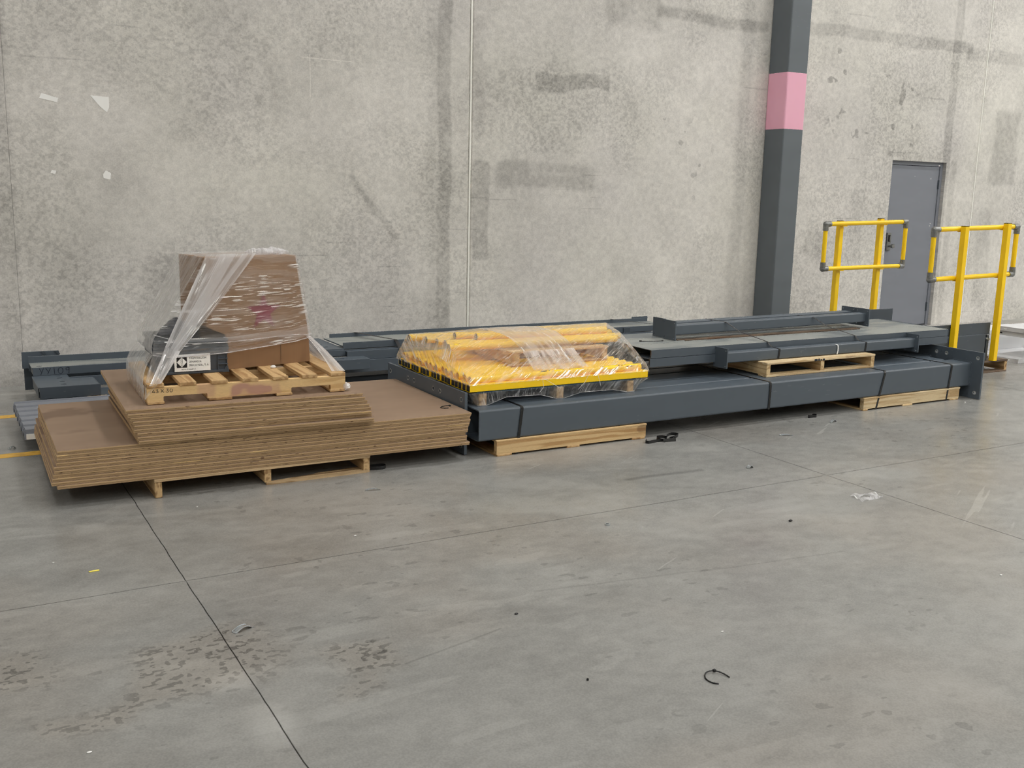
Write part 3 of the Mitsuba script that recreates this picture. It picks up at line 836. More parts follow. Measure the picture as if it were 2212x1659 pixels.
# ------------------------------------------------------------------ stair landing with yellow railings
t = thing('stair_landing', 'dark grey steel stair landing on a pallet, between the two yellow railings', 'landing')
slab_part(t, 'side_channel', 7.96, 9.02, 6.222, 6.234, .389, .499, 'steel_dark')
slab_part(t, 'side_channel', 7.96, 8.955, 6.214, 6.222, .138, .380, 'steel_dark')
slab_part(t, 'side_lip', 7.96, 9.02, 6.214, 6.26, .380, .389, 'steel_paint')
slab_part(t, 'far_channel', 7.96, 9.215, 7.560, 7.574, .13, .483, 'steel_dark')
slab_part(t, 'deck_plate', 7.96, 9.0, 6.234, 7.56, .372, .380, 'steel_dark')
slab_part(t, 'end_channel', 8.99, 9.0, 6.25, 7.56, .138, .372, 'steel_dark')
slab_part(t, 'leg', 8.985, 9.02, 6.222, 6.262, .1215, .372, 'steel_dark')
slab_part(t, 'leg', 7.97, 8.01, 6.24, 6.28, .1215, .372, 'steel_dark')
slab_part(t, 'leg', 7.97, 8.01, 7.50, 7.55, .1215, .372, 'steel_dark')
for x, z in ((8.965, .345), (9.0, .335)):
    obj('bolt', pipe((x, 6.222, z), (x, 6.205, z), .011, n=6), 'bright_clip', t)


def railing(label, y, rail_dy, z0, zl, zr, bl, br, posts):
    t = thing('guard_railing', label, 'railing', 'yellow guard railings of the landing')
    yr = y + rail_dy
    xa, xb = 8.066, 9.288
    z = lambda x, a, b: a + (b - a) * (x - xa) / (xb - xa)
    for x in posts:
        p = obj('post', ex_z(rrect(x - .0275, x + .0275, y - .0275, y + .0275, .005, 3), z0, 1.432 + .028 * (x - posts[0]) / .6), 'yellow_paint', t, smooth=30)
        obj('cap', cbox(x - .026, x + .026, y - .026, y + .026, 1.432 + .028 * (x - posts[0]) / .6, 1.438 + .028 * (x - posts[0]) / .6, .001), 'plastic_black', p)
        if z0 < .2:
            for zz in (.160, .312):
                obj('bolt', cat(pipe((x + .0275, y, zz), (x + .043, y, zz), .013, n=6), cbox(x + .0275, x + .031, y - .02, y + .02, zz - .02, zz + .02, .001)), 'bright_clip', p)
    r = .0225
    for a, b, nm in ((zl, zr, 'top_rail'), (bl, br, 'lower_rail')):
        obj(nm, pipe((xa + .045, yr, z(xa + .045, a, b)), (xb - .045, yr, z(xb - .045, a, b)), r), 'yellow_paint', t, smooth=40)
        for x in posts:
            obj('rail_clamp', cbox(x - .03, x + .03, min(y, yr) + .0225, max(y, yr) - .0225 + .004, z(x, a, b) - .03, z(x, a, b) + .02, .002) if False else cbox(x - .025, x + .04, yr - .012, yr + .012, z(x, a, b) - .029, z(x, a, b) - .0215, .001), 'yellow_paint', t)
    for x, a, b in ((xa, zl, bl), (xb, zr, br)):
        obj('end_rail', pipe((x, yr, b + .05), (x, yr, a - .05), r), 'yellow_paint', t, smooth=40)
        for zz, s in ((a, -1), (b, 1)):
            sx = 1 if x == xa else -1
            m = cat(trimesh.creation.icosphere(2, .0300).apply_translation((x, yr, zz)), pipe((x, yr, zz), (x + sx * .062, yr, zz + (.0015 * sx)), .0285), pipe((x, yr, zz), (x, yr, zz + s * .068), .0285))
            e = obj('elbow', m, 'fitting_grey', t, smooth=40)
            obj('set_screw', pipe((x + sx * .045, yr - .028, zz), (x + sx * .045, yr - .034, zz), .006, n=8), 'bright_clip', e)


railing('yellow guard railing nearer the camera, at the right edge in front of the wall joint', 6.184, .052, .1215, 1.400, 1.432, .938, .968, (8.43, 9.06))
railing('yellow guard railing farther away, standing left of the grey door', 7.604, -.052, .1215, 1.401, 1.432, .940, .953, (8.33, 8.945))

# white sheet metal trays at the right edge
def tray(label, x, y, z, L, Wd, H, down=True):
    t = thing('sheet_metal_tray', label, 'tray', 'white sheet metal trays')
    th = .003
    zt = (z + H - th, z + H)
    obj('pan', cbox(x, x + L, y, y + Wd, *zt, .0008), 'tray_white', t)
    for nm, b in (('side', (x, x + th, y, y + Wd)), ('side', (x + L - th, x + L, y, y + Wd)), ('side', (x + th, x + L - th, y, y + th)), ('side', (x + th, x + L - th, y + Wd - th, y + Wd))):
        s = obj(nm, cbox(*b, z, z + H - th, 0), 'tray_white', t)
    for k in range(2):
        yy = y + .10 + .32 * k
        obj('slot', cbox(x - .0006, x + .0002, yy, yy + .035, z + H * .36, z + H * .66, 0), 'hole_dark' if down else 'paper_white', t)
    return t


tray('white sheet metal tray lying on the floor at the right edge', 9.872, 6.443, .0, .9, 1.35, .040, False)
tray('lower one of the two white sheet metal trays stacked at the right edge', 9.900, 6.26, .270, .95, .50, .048, True)
tray('upper white sheet metal tray with light slots, topmost of the stack at the right edge', 9.880, 6.20, .320, .95, .56, .046, False)
obj('tray_support', cbox(10.02, 10.9, 7.0, 7.3, .0412, .269, .003), 'tray_white', label='raised grey steel block between the white trays', cat='support')

# ------------------------------------------------------------------ load on the slatted pallet: totes, cardboard box
PT = PO[2] + .112 + .0005          # top of the slats
TA = -2.0
TO = (1.036, 5.735, PT)
TM = frame(TO, TA)


def tote_body(L, Wd, H, t=.004):
    a = [(0.010, .012), (L - .010, .012), (L - .010, Wd - .012), (.010, Wd - .012)]
    b = [(0.002, .002), (L - .002, .002), (L - .002, Wd - .002), (.002, Wd - .002)]
    ib = [(p[0] + (t if p[0] < L / 2 else -t), p[1] + (t if p[1] < Wd / 2 else -t)) for p in b]
    ia = [(p[0] + (t if p[0] < L / 2 else -t), p[1] + (t if p[1] < Wd / 2 else -t)) for p in a]
    v = [(x, y, 0) for x, y in a] + [(x, y, H) for x, y in b] + [(x, y, H) for x, y in ib] + [(x, y, t) for x, y in ia]
    f = [[0, 3, 2], [0, 2, 1], [12, 13, 14], [12, 14, 15]]
    for k in range(4):
        n = (k + 1) % 4
        f += [[k, n, n + 4], [k, n + 4, k + 4], [k + 4, n + 4, n + 8], [k + 4, n + 8, k + 8], [k + 8, n + 8, n + 12], [k + 8, n + 12, k + 12]]
    m = trimesh.Trimesh(np.array(v, float), f, process=False)
    m.fix_normals()
    return m


def tote(label, M, H):
    t = thing('tote_box', label, 'tote', 'stacked grey totes under the film')
    L, Wd = .392, .42
    obj('body', tote_body(L, Wd, H), 'tote_grey', t, M=M)
    obj('base_flange', cbox(0, L, 0.0, Wd, .0, .016, .003), 'tote_grey', t, M=M)
    rim = rrect(-.006, L + .006, -.006, Wd + .006, .012, 3).difference(rrect(.002, L - .002, .002, Wd - .002, .008, 3))
    obj('rim', ex_z(rim, H - .016, H), 'tote_grey', t, M=M, smooth=30)
    for zz in (H * .34, H * .58, H * .78):
        for xa, xb in ((-.002, .052), (L - .052, L + .002)):
            obj('corner_rib', cbox(xa, xb, -.004, .016, zz, zz + .005, .001), 'tote_grey', t, M=M)
    for x in (.002, .052, L - .055, L - .005):
        obj('upright_rib', cbox(x, x + .004, -.003, .016, .016, H - .016, .001), 'tote_grey', t, M=M)
    for x, sgn in ((.0, 1), (L, -1)):
        obj('foot_gusset', ex_y(Polygon([(x - sgn * .010, .0), (x + sgn * .03, .0), (x + sgn * .004, .04), (x, .04)]), .0, .012), 'tote_grey', t, M=M)
    return t


HT = .132
t = tote('lower grey plastic tote with a white company label, under stretch film on the slatted pallet', TM, HT)
lb = obj('label_sheet', cbox(.100, .296, -.0058, -.0050, .017, .114, 0), 'paper_white', t, M=TM, label='white printed label')
lg = (.112, .168, .039, .101)
logo = sbox(lg[0], lg[2], lg[1], lg[3])
dm = Polygon([(.140, .041), (.167, .070), (.140, .099), (.113, .070)])
obj('logo', ex_y(logo.difference(dm), -.0064, -.0059), 'print_black', lb, M=TM, label='black square emblem with a white diamond')
for x in (.1345, .1392, .1439):
    obj('logo_bar', cbox(x, x + .0018, -.0064, -.0059, .046, .094, 0), 'print_grey', lb, M=TM)
for txt, x, zz, h, w in (('CORPORACION', .179, .085, .0105, .094), ('DINAMICA', .179, .0655, .0105, .066), ('INDUSTRIAL, S. A.', .179, .0455, .0105, .108), ('RETORNABLE', .136, .0255, .0058, .078)):
    obj('lettering', front_text(txt, h, x, -.0059, zz, .0004, True, w), 'print_black', lb, M=TM, label='black printed lettering')
TM2 = frame((TO[0] + .002, TO[1] + .001, PT + HT + .0006), TA)
tote('upper grey plastic tote stacked on the labelled tote, under stretch film', TM2, .060)
# dark bag of small parts on the totes
pts = []
r2 = np.random.RandomState(3)
for _ in range(60):
    a, b = r2.rand() * 2 * math.pi, r2.rand()
    rr = (1 - b) ** .8
    pts.append((.150 + .115 * rr * math.cos(a), .2 + .15 * rr * math.sin(a), .006 + .10 * b ** 1.1))
m = trimesh.convex.convex_hull(np.array(pts)).subdivide().subdivide()
m.vertices = m.vertices + m.vertex_normals * (.012 * (meshkit.fbm(m.vertices * 26, 3) - .5))[:, None]
obj('parts_bag', m, 'dark_bag', smooth=True, M=frame((TO[0] + .002, TO[1] + .003, PT + HT + .064), TA), label='dark plastic bag heaped on top of the stacked grey totes, under stretch film', cat='bag')

BA = 11.5
BO = (1.450, 5.792, PT)
BM = frame(BO, BA)
BL, BD, BHt = .532, .34, .645


def carton():
    n = 26
    v, f = [], []
    us = np.linspace(0, 1, n)
    faces = []
    def face(fn):
        base = len(v)
        for i in us:
            for j in us:
                v.append(fn(i, j))
        for i in range(n - 1):
            for j in range(n - 1):
                a = base + i * n + j
                faces.append([a, a + n, a + n + 1])
                faces.append([a, a + n + 1, a + 1])
    def P(u, d, h):   # u along, d depth, h height, all 0..1 ; narrower at the top, a little bulged low down
        hh = min(1, max(0, (h - .31) / .09))
        xl = -.012 - .113 * hh * hh * (3 - 2 * hh)
        xr = BL - .088 * h ** 1.2 + .010 * math.sin(math.pi * min(1, h * 1.6))
        y0 = -.004 * math.sin(math.pi * u) * math.sin(math.pi * h)
        return np.array([xl + (xr - xl) * u, y0 + (BD - y0) * d, BHt * h - (.008 * (1 - u) if h == 1 else 0) * 0])
    face(lambda i, j: P(i, 0, j))
    face(lambda i, j: P(1, i, j))
    face(lambda i, j: P(1 - i, 1, j))
    face(lambda i, j: P(0, 1 - i, j))
    face(lambda i, j: P(i, j, 1))
    face(lambda i, j: P(i, 1 - j, 0))
    m = trimesh.Trimesh(np.array(v), faces, process=False)
    m.merge_vertices()
    m.fix_normals()
    return m, P


cm, CP = carton()
t = thing('cardboard_box', 'brown cardboard box with a dark red star, wrapped in film on the slatted pallet', 'box')
obj('carton', cm, 'cardboard', t, M=BM, smooth=35)
star = []
for k in range(10):
    a = math.pi / 2 + k * math.pi / 5
    rr = .112 if k % 2 == 0 else .0445
    star.append((.228 + rr * math.cos(a), .322 + rr * math.sin(a)))
obj('printed_star', ex_y(Polygon(star), -.0068, -.0058), 'star_red', t, M=BM, label='dark red printed star')
obj('flap_seam', cbox(-.115, .43, .165, .175, BHt - .0005, BHt + .0008, 0), 'wood_brown', t, M=BM)
obj('fold_crease', cbox(.335, .3365, -.0052, -.0038, .004, .17, 0), 'wood_brown', t, M=BM)
obj('foam_scrap', trimesh.creation.icosphere(2, .012).apply_transform(np.diag([1.4, .9, .8, 1])).apply_translation((1.695, 5.735, PT + .009)), 'foam_white', smooth=True, label='small white foam scrap on a slat in front of the cardboard box', cat='foam scrap')


# ------------------------------------------------------------------ stretch film
def subdiv(m, edge):
    v, f = trimesh.remesh.subdivide_to_size(m.vertices, m.faces, edge, max_iter=12)
    m = trimesh.Trimesh(v, f)
    m.merge_vertices()
    return m


def wrinkle(v, n, axis, amp, kl=7.0, kc=60.0, seed=0):
    """fine creases running along axis"""
    axis = np.asarray(axis, float)
    axis = axis / np.linalg.norm(axis)
    c1 = np.cross(n, axis)
    c1 /= np.maximum(np.linalg.norm(c1, axis=1, keepdims=True), 1e-6)
    al, ac = v @ axis, np.einsum('ij,ij->i', v, c1)
    q = np.stack([ac * kc, al * kl, al * 0 + seed], 1)
    return v + n * ((meshkit.fbm(q, 3, seed) - .5) * 2 * amp)[:, None], np.stack([ac, al], 1)


def loft(A, B, nu, nv, sag=(0, 0, 0), amp=.003, kl=7.0, kc=60.0, seed=0, axis=None):
    """sheet between two polylines A (top) and B (bottom), u along them, v from A to B; returns mesh, uv in metres"""
    A, B = np.asarray(A, float), np.asarray(B, float)
    def rs(P):
        d = np.r_[0, np.cumsum(np.linalg.norm(np.diff(P, axis=0), axis=1))]
        s = np.linspace(0, d[-1], nu)
        return np.stack([np.interp(s, d, P[:, i]) for i in range(3)], 1), s
    a, sa = rs(A)
    b, sb = rs(B)
    t = np.linspace(0, 1, nv)[None, :, None]
    g = a[:, None] * (1 - t) + b[:, None] * t + np.asarray(sag, float) * (4 * t * (1 - t))
    v = g.reshape(-1, 3)
    f = []
    for i in range(nu - 1):
        for j in range(nv - 1):
            p = i * nv + j
            f += [[p, p + nv, p + nv + 1], [p, p + nv + 1, p + 1]]
    m = trimesh.Trimesh(v, f, process=False)
    L = np.linalg.norm(b - a, axis=1).mean()
    uu = np.repeat((sa + sb) / 2, nv)
    vv = np.tile(np.linspace(0, L, nv), nu)
    q = np.stack([uu * kc, vv * kl, uu * 0 + seed], 1)
    edge = np.minimum(1, 6 * np.tile(t[0, :, 0] * (1 - t[0, :, 0]) * 4 + .1, nu))
    m.vertices = v + m.vertex_normals * ((meshkit.fbm(q, 3, seed) - .5) * 2 * amp * edge)[:, None]
    return m, np.stack([uu, vv], 1)


def film_part(name, lf, matn, parent, label=None, swap=False):
    m, uv = lf
    if swap:
        uv = uv[:, ::-1]
    return obj(name, m, matn, parent, smooth=True, uv=uv, label=label)


def bw(u, d, h, off=.006):
    """world point just outside the carton"""
    p = CP(u, d, h) + np.array([off * (2 * u - 1), -off if d < .5 else off, off if h > .99 else 0])
    return (BM @ np.r_[p, 1])[:3]


SW = thing('stretch_film', 'clear stretch film wrapped around the star box, the totes and the slatted pallet', 'stretch film')
tb = [bw(0, 0, 1.0), bw(.3, 0, 1.005), bw(.6, 0, 1.005), bw(1, 0, 1.0)]
f1 = (1.022, 5.724, PT + .118)            # low front-left corner of the wrap, at the tote
f2 = (1.432, 5.712, PT + .112)
f3 = tuple(bw(.80, 0, .205, .012))
f4 = tuple(bw(1, 0, .235, .012))
# front wrap: from the top edge of the box down to the slanting hem
mid = [(1.030, 5.727, PT + .200), (1.18, 5.722, PT + .202), (1.434, 5.712, PT + .201), tuple(bw(.78, 0, .33, .010)), tuple(bw(1, 0, .36, .010))]
film_part('front_wrap', loft(tb, mid, 90, 110, (0, -.004, 0), .0035, 44, 6, 1), 'film_box', SW, swap=True)
film_part('hem_wrap', loft(mid, [f1, (1.18, 5.722, PT + .100), f2, f3, f4], 110, 60, (0, -.004, 0), .0035, 60, 5, 2), 'film_streaky', SW, swap=True)
hem = resample([f1, (1.10, 5.720, PT + .104), (1.18, 5.721, PT + .100), f2, f3, f4], .02)
obj('hem', tube(hem, .0032, 6), 'film_dense', SW, smooth=True, uv=np.stack([np.arange(len(tube(hem, .0032, 6).vertices)) * .002] * 2, 1))
hem2 = resample([(1.03, 5.715, PT + .232), (1.2, 5.712, PT + .175), (1.434, 5.708, PT + .172), tuple(bw(.7, 0, .27, .015)), tuple(bw(1, 0, .262, .015))], .02)
obj('hem', tube(hem2, .0022, 6), 'film_dense', SW, smooth=True, uv=np.stack([np.arange(len(tube(hem2, .0022, 6).vertices)) * .002] * 2, 1))
# left side of the wrap
bl0, bl1 = bw(0, 0, 1.0), bw(0, 1, 1.0)
l1, l2 = (1.022, 5.724, PT + .118), (1.022, 6.16, PT + .135)
film_part('left_wrap', loft([bl0, bl1], [(1.030, 5.727, PT + .200), (1.03, 6.16, PT + .205)], 60, 90, (-.01, 0, -.02), .004, 5, 34, 3), 'film_clear', SW)
film_part('left_hem_wrap', loft([(1.030, 5.727, PT + .200), (1.03, 6.16, PT + .205)], [l1, l2], 50, 24, (-.006, 0, 0), .003, 16, 26, 4), 'film_clear', SW)
# right side and top
film_part('right_wrap', loft([bw(1, 0, 1.0), bw(1, 1, 1.0)], [f4, tuple(bw(1, 1, .2, .012))], 40, 90, (.004, 0, 0), .0035, 8, 40, 5), 'film_haze', SW)
film_part('top_wrap', loft([bw(0, 0, 1.0), bw(0, 1, 1.0)], [bw(1, 0, 1.0), bw(1, 1, 1.0)], 40, 70, (0, 0, .004), .006, 6, 30, 6), 'film_haze', SW)
# crumpled knot of film on the top right edge
kn = trimesh.creation.icosphere(4, .05)
kn.apply_transform(np.diag([2.6, .8, .42, 1]))
kn.vertices = kn.vertices + kn.vertex_normals * ((meshkit.fbm(kn.vertices * 40, 4, 5) - .5) * .05)[:, None]
kn.apply_translation(bw(.78, .35, 1.0) + np.array([0, 0, .012]))
obj('knot', kn, 'film_dense', SW, smooth=True, uv=kn.vertices[:, [0, 2]])
# twisted strand from the top of the box down to the front left corner of the pallet
top = [bw(.04, 0, 1.004, .018), bw(.54, 0, 1.004, .018)]
midl = [(1.085, 5.700, PT + .165), (1.165, 5.700, PT + .135)]
low = [(.958, 5.500, PT - .010), (1.02, 5.500, PT + .002)]
film_part('strand', loft(top, midl, 46, 90, (-.01, -.015, -.015), .006, 3.5, 70, 7), 'film_dense', SW)
film_part('strand', loft(midl, low, 46, 70, (.005, -.01, .01), .005, 3.5, 90, 8), 'film_dense', SW)
tail = [bw(.62, 0, 1.004, .022), bw(.38, 0, .62, .016)]
# lower left curtain down the end of the pallet
pl = lambda x, y, z: tuple((PM @ np.array([x, y, z, 1]))[:3])
film_part('left_curtain', loft([(1.022, 5.722, PT + .116), (1.020, 5.95, PT + .120), (1.02, 6.17, PT + .130)], [pl(-.010, -.006, .03), pl(-.010, .38, .03), pl(-.010, .76, .035)], 90, 60, (-.028, 0, .012), .004, 3, 60, 9), 'film_haze', SW)
film_part('left_curtain', loft([pl(-.010, -.006, .105), pl(-.010, .38, .105), pl(-.010, .76, .105)], [pl(-.009, -.006, .004), pl(-.009, .38, .004), pl(-.009, .76, .004)], 80, 24, (-.004, 0, 0), .003, 3, 60, 10), 'film_streaky', SW)
film_part('front_curtain', loft([(1.022, 5.722, PT + .116), (1.085, 5.716, PT + .106)], [pl(-.010, -.008, .03), pl(.055, -.012, .112)], 24, 60, (-.02, -.03, .0), .003, 3, 60, 13), 'film_haze', SW)
# right strand to the far corner of the pallet
film_part('strand', loft([bw(.93, 0, .245, .014), bw(1, .35, .30, .014)], [pl(1.02, .03, .116), pl(1.098, .02, .116)], 30, 60, (.0, -.006, .012), .004, 3, 80, 11), 'film_dense', SW)
film_part('corner_wrap', loft([bw(1, .1, .24, .012), bw(1, .9, .24, .012)], [pl(1.097, .05, .10), pl(1.097, .6, .10)], 40, 50, (0, 0, -.01), .004, 3, 50, 12), 'film_haze', SW)
cr = trimesh.creation.icosphere(3, .02)
cr.apply_transform(np.diag([1.3, 1.8, 1.1, 1]))
cr.vertices = cr.vertices + cr.vertex_normals * ((meshkit.fbm(cr.vertices * 70, 3, 2) - .5) * .02)[:, None]
cr.apply_translation(pl(1.10, .02, .024))
obj('film_tuft', cr, 'film_dense', SW, smooth=True, uv=cr.vertices[:, [0, 2]])

# ------------------------------------------------------------------ wrapped bundle of yellow railing parts
YZ = .309
t = thing('skid', 'small wooden skid with a blue board under the wrapped yellow railing parts', 'skid')
for x in (2.965, 3.548, 4.125):
    for y in (5.548, 6.08, 6.60):
        obj('block', cbox(x, x + .055, y, y + .09, YZ, YZ + .078, .004), 'wood_old_y', t)
obj('blue_deck', cbox(2.95, 4.20, 5.556, 6.70, YZ + .078, YZ + .0935, .002), 'blue_board', t)
YT = YZ + .094
NT = 21
ORD = 'first second third fourth fifth sixth seventh eighth ninth tenth eleventh twelfth thirteenth fourteenth fifteenth sixteenth seventeenth eighteenth nineteenth twentieth last'.split()
for i in range(NT):
    y = 5.537 + i * .0545
    dx = 0 if i == 0 else rng.uniform(-.004, .012)
    k = thing('railing_post', ('square yellow railing post at the front edge of the wrapped bundle, fully uncovered' if i == 0 else f'square yellow railing post, {ORD[i]} from the front edge of the wrapped bundle'), 'post', 'square railing posts in the wrapped bundle')
    obj('tube', hss(.051, .049, .003, .005, y, YT, 2.892 + dx, 4.290 + (0 if i == 0 else rng.uniform(-.01, .005))), 'yellow_paint', k, smooth=30)
    obj('end_plug', cbox(2.8915 + dx, 2.8945 + dx, y + .004, y + .047, YT + .004, YT + .045, 0), 'plastic_black', k)
YP = YT + .0495
for i in range(14):
    y = 5.585 + i * .081
    obj('rail_pipe', pipe((2.905 + rng.uniform(0, .02), y, YP + .0235), (4.26 + rng.uniform(-.03, .01), y + rng.uniform(-.01, .01), YP + .0235), .0235, .0035, 20), 'yellow_paint', smooth=40,
        label=f'round yellow rail pipe under the wooden crate, {ORD[i]} from the front of the bundle', cat='pipe', group='round pipes in the middle layer of the wrapped bundle')
t = thing('wooden_crate', 'small open wooden crate in the middle of the wrapped yellow bundle', 'crate')
CB = YP + .0475
for x in (3.36, 3.72, 4.08):
    obj('bearer', cbox(x, x + .045, 5.80, 6.45, CB + .010, CB + .084, .003), 'pine_pale_y', t)
for y in (5.795, 5.95, 6.10, 6.25, 6.40):
    obj('slat', cbox(3.34, 4.13, y, y + .085, CB + .084, CB + .098, .002), 'pine_x', t)
for y in (5.80, 6.10, 6.38):
    obj('slat', cbox(3.34, 4.13, y, y + .08, CB, CB + .010, .001), 'pine_x', t)
CT = CB + .0985
r_ = .0235
tops = [((2.962, 5.985), (4.285, 5.925), 0, 'front'), ((2.990, 6.085), (4.40, 6.045), 0, 'second'), ((3.02, 6.160), (4.33, 6.115), 0, 'third'), ((3.0, 6.245), (4.44, 6.215), 0, 'fourth'), ((2.97, 6.36), (4.3, 6.33), 0, 'fifth'), ((2.90, 6.50), (4.25, 6.47), 0, 'rearmost'),
        ((3.115, 6.205), (4.33, 6.165), 1, 'front'), ((3.235, 6.115), (4.30, 6.080), 1, 'middle'), ((3.42, 6.30), (4.43, 6.27), 1, 'rear')]
hullp = []
for (a, b, lay, nm) in tops:
    z = CT + r_ + .0005 + lay * .0415
    k = thing('top_pipe', f'round yellow pipe on top of the wrapped bundle, {nm} one of the {"upper" if lay else "lower"} row', 'pipe', 'round pipes on top of the wrapped bundle')
    p0, p1 = np.array([a[0], a[1], z]), np.array([b[0], b[1], z])
    obj('pipe', pipe(p0, p1, r_, .0035, 20), 'yellow_paint', k, smooth=40)
    u = (p1 - p0) / np.linalg.norm(p1 - p0)
    obj('end_rim', pipe(p0 - u * .001, p0 + u * .0005, r_ + .0002, .0045, 20), 'steel_dark', k)
    obj('bore', pipe(p0 + u * .012, p0 + u * .014, r_ - .004, None, 20), 'hole_dark', k)
    for s in (p0 - u * .006, p1 + u * .006):
        for d in ((0, -1), (0, 1), (-.7, .7), (.7, .7), (1, 0), (-1, 0)):
            hullp.append(s + np.array([0, d[0], d[1]]) * (r_ + .004))
for x in (2.884, 4.297):
    for y in (5.530, 6.69):
        hullp += [np.array([x, y, YP - .006]), np.array([x, y + (.03 if y < 6 else -.03), YP + .042])]
hullp += [np.array([3.335, 5.785, CT + .003]), np.array([4.138, 5.785, CT + .003])]
hm = trimesh.convex.convex_hull(np.array(hullp))
keep = (hm.triangles_center[:, 2] > YP) & (hm.face_normals[:, 2] > -.2)
hm = trimesh.Trimesh(hm.vertices, hm.faces[keep])
hm = subdiv(hm, .014)
FW = thing('stretch_film', 'clear stretch film wrapped over the bundle of yellow railing parts', 'stretch film')
v, n = np.array(hm.vertices), np.array(hm.vertex_normals)
low = smoothz = np.clip((v[:, 2] - YP) / .03, 0, 1)
top_ = v[:, 2] > CT + .02
axis = np.array([.80, .50, .33])
v2, uv = wrinkle(v, n, axis, .0045, 5, 42, 3)
v2 = v * (1 - low[:, None]) + v2 * low[:, None]
sag = ((meshkit.fbm(v * np.array([3.0, 3.0, 3.0]), 2, 9) - .3) * .02 * low)[:, None]
v2 = v2 - n * np.clip(sag, 0, .02) * .4
hm2 = trimesh.Trimesh(v2, hm.faces, process=False)
obj('cover', hm2, 'film_cover', FW, smooth=True, uv=uv)
# wide second band over the top and down the front
band_x = (3.36, 3.80)
bt = [(band_x[0] - .02, 6.52, CT + .056), (band_x[1] - .10, 6.52, CT + .056)]
b1 = [(band_x[0], 6.02, CT + .098), (band_x[1], 6.02, CT + .098)]
b2 = [(band_x[0] + .04, 5.865, CT + .052), (band_x[1] + .02, 5.865, CT + .052)]
b3 = [(band_x[0] + .05, 5.772, CT + .005), (band_x[1] + .02, 5.772, CT + .005)]
b4 = [(band_x[0] + .04, 5.600, YP + .052), (band_x[1] + .03, 5.600, YP + .052)]
b5 = [(band_x[0] - .02, 5.527, YP - .002), (band_x[1] + .0, 5.527, YP - .002)]
film_part('top_band', loft(bt, b1, 60, 50, (0, 0, .02), .004, 5, 26, 21), 'film_band', FW)
film_part('top_band', loft(b1, b2, 60, 30, (0, 0, .008), .003, 5, 26, 22), 'film_band', FW)
film_part('top_band', loft(b2, b3, 60, 20, (0, -.002, .002), .003, 5, 60, 23), 'film_streaky', FW)
film_part('front_band', loft(b3, b4, 90, 50, (0, .01, 0), .006, 3, 110, 24), 'film_dense', FW)
film_part('front_band', loft(b4, b5, 80, 20, (0, 0, -.004), .005, 3, 100, 25), 'film_streaky', FW)
# skirt pulled in under the posts and over the blocks
sk_t = [(2.884, 6.60, YT - .004), (2.884, 5.532, YT - .004), (4.295, 5.532, YT - .004), (4.295, 6.60, YT - .004)]
lo, zz0 = [], YZ + .003
for x, y, z in ((2.955, 6.60, 0), (2.957, 5.545, 0), (3.02, 5.540, 0), (3.16, 5.547, .040), (3.42, 5.547, .034), (3.545, 5.540, 0), (3.607, 5.540, 0), (3.74, 5.545, .026), (4.0, 5.545, .024), (4.12, 5.540, .0), (4.19, 5.542, 0), (4.20, 6.6, .0)):
    lo.append((x, y, zz0 + z))
film_part('skirt', loft(sk_t, lo, 240, 24, (0, .004, 0), .003, 20, 26, 26), 'film_clear', FW)
sk = resample(lo, .015)
obj('hem', tube(sk, .0018, 5), 'film_dense', FW, smooth=True, uv=np.stack([np.arange(len(sk) * 5 + 2) * .002] * 2, 1))
# loose strings of film hanging over the front post
for pts in ([(3.45, 5.525, YP - .005), (3.50, 5.520, YT + .015), (3.56, 5.522, YT - .02)], [(3.42, 5.525, YP), (3.43, 5.521, YT), (3.40, 5.524, YT - .035)], [(3.78, 5.524, YP), (3.75, 5.520, YT + .005), (3.70, 5.524, YT - .04)], [(3.83, 5.60, YP + .05), (3.86, 5.525, YP), (3.885, 5.522, YT - .03)]):
    q = resample(pts, .01)
    obj('film_string', tube(q, .0017, 5), 'film_dense', FW, smooth=True, uv=np.stack([np.arange(len(q) * 5 + 2) * .002] * 2, 1))

# ------------------------------------------------------------------ small things
def arc_tie(o, z, r, a0, a1, sq, tail, w=.0022):
    a = np.linspace(a0, a1, 22)
    p = np.stack([o[0] + r * np.cos(a), o[1] + r * sq * np.sin(a), np.full_like(a, z + w)], 1)
    return np.vstack([p, tail]) if tail is not None else p


t = thing('cable_tie', 'black cable tie curled on the open floor, lower right of the picture', 'cable tie')
p = resample([(2.246, 2.440, .0025), (2.236, 2.468, .0025), (2.250, 2.496, .004), (2.272, 2.508, .008), (2.295, 2.503, .009), (2.315, 2.478, .005), (2.318, 2.452, .0025)], .002)
from scipy.interpolate import make_interp_spline
def curve(pts, n=60):
    pts = np.asarray(pts, float)
    d = np.r_[0, np.cumsum(np.linalg.norm(np.diff(pts, axis=0), axis=1))]
    return make_interp_spline(d, pts, k=min(3, len(pts) - 1))(np.linspace(0, d[-1], n))
p = curve([(2.252, 2.428, .0025), (2.234, 2.460, .0025), (2.244, 2.492, .004), (2.270, 2.508, .007), (2.296, 2.500, .008), (2.314, 2.474, .005), (2.318, 2.448, .0025)])
obj('loop', tube(p, .0024, 8), 'plastic_black', t, smooth=True)
obj('head', cbox(2.290, 2.301, 2.497, 2.507, .004, .013, .001), 'plastic_black', t)
t = thing('cable_tie', 'black cable tie on the lower stack of boards by the end plate', 'cable tie')
zb = .106 + 10 * TB + .0005
p = curve([(2.815 - .02, 5.62, zb + .003), (2.735, 5.612, zb + .004), (2.715, 5.588, zb + .003), (2.735, 5.570, zb + .002), (2.757, 5.568, zb + .002)])
obj('loop', tube(p, .0024, 8), 'plastic_black', t, smooth=True)
obj('head', cbox(2.788, 2.799, 5.615, 5.626, zb, zb + .008, .001), 'plastic_black', t)
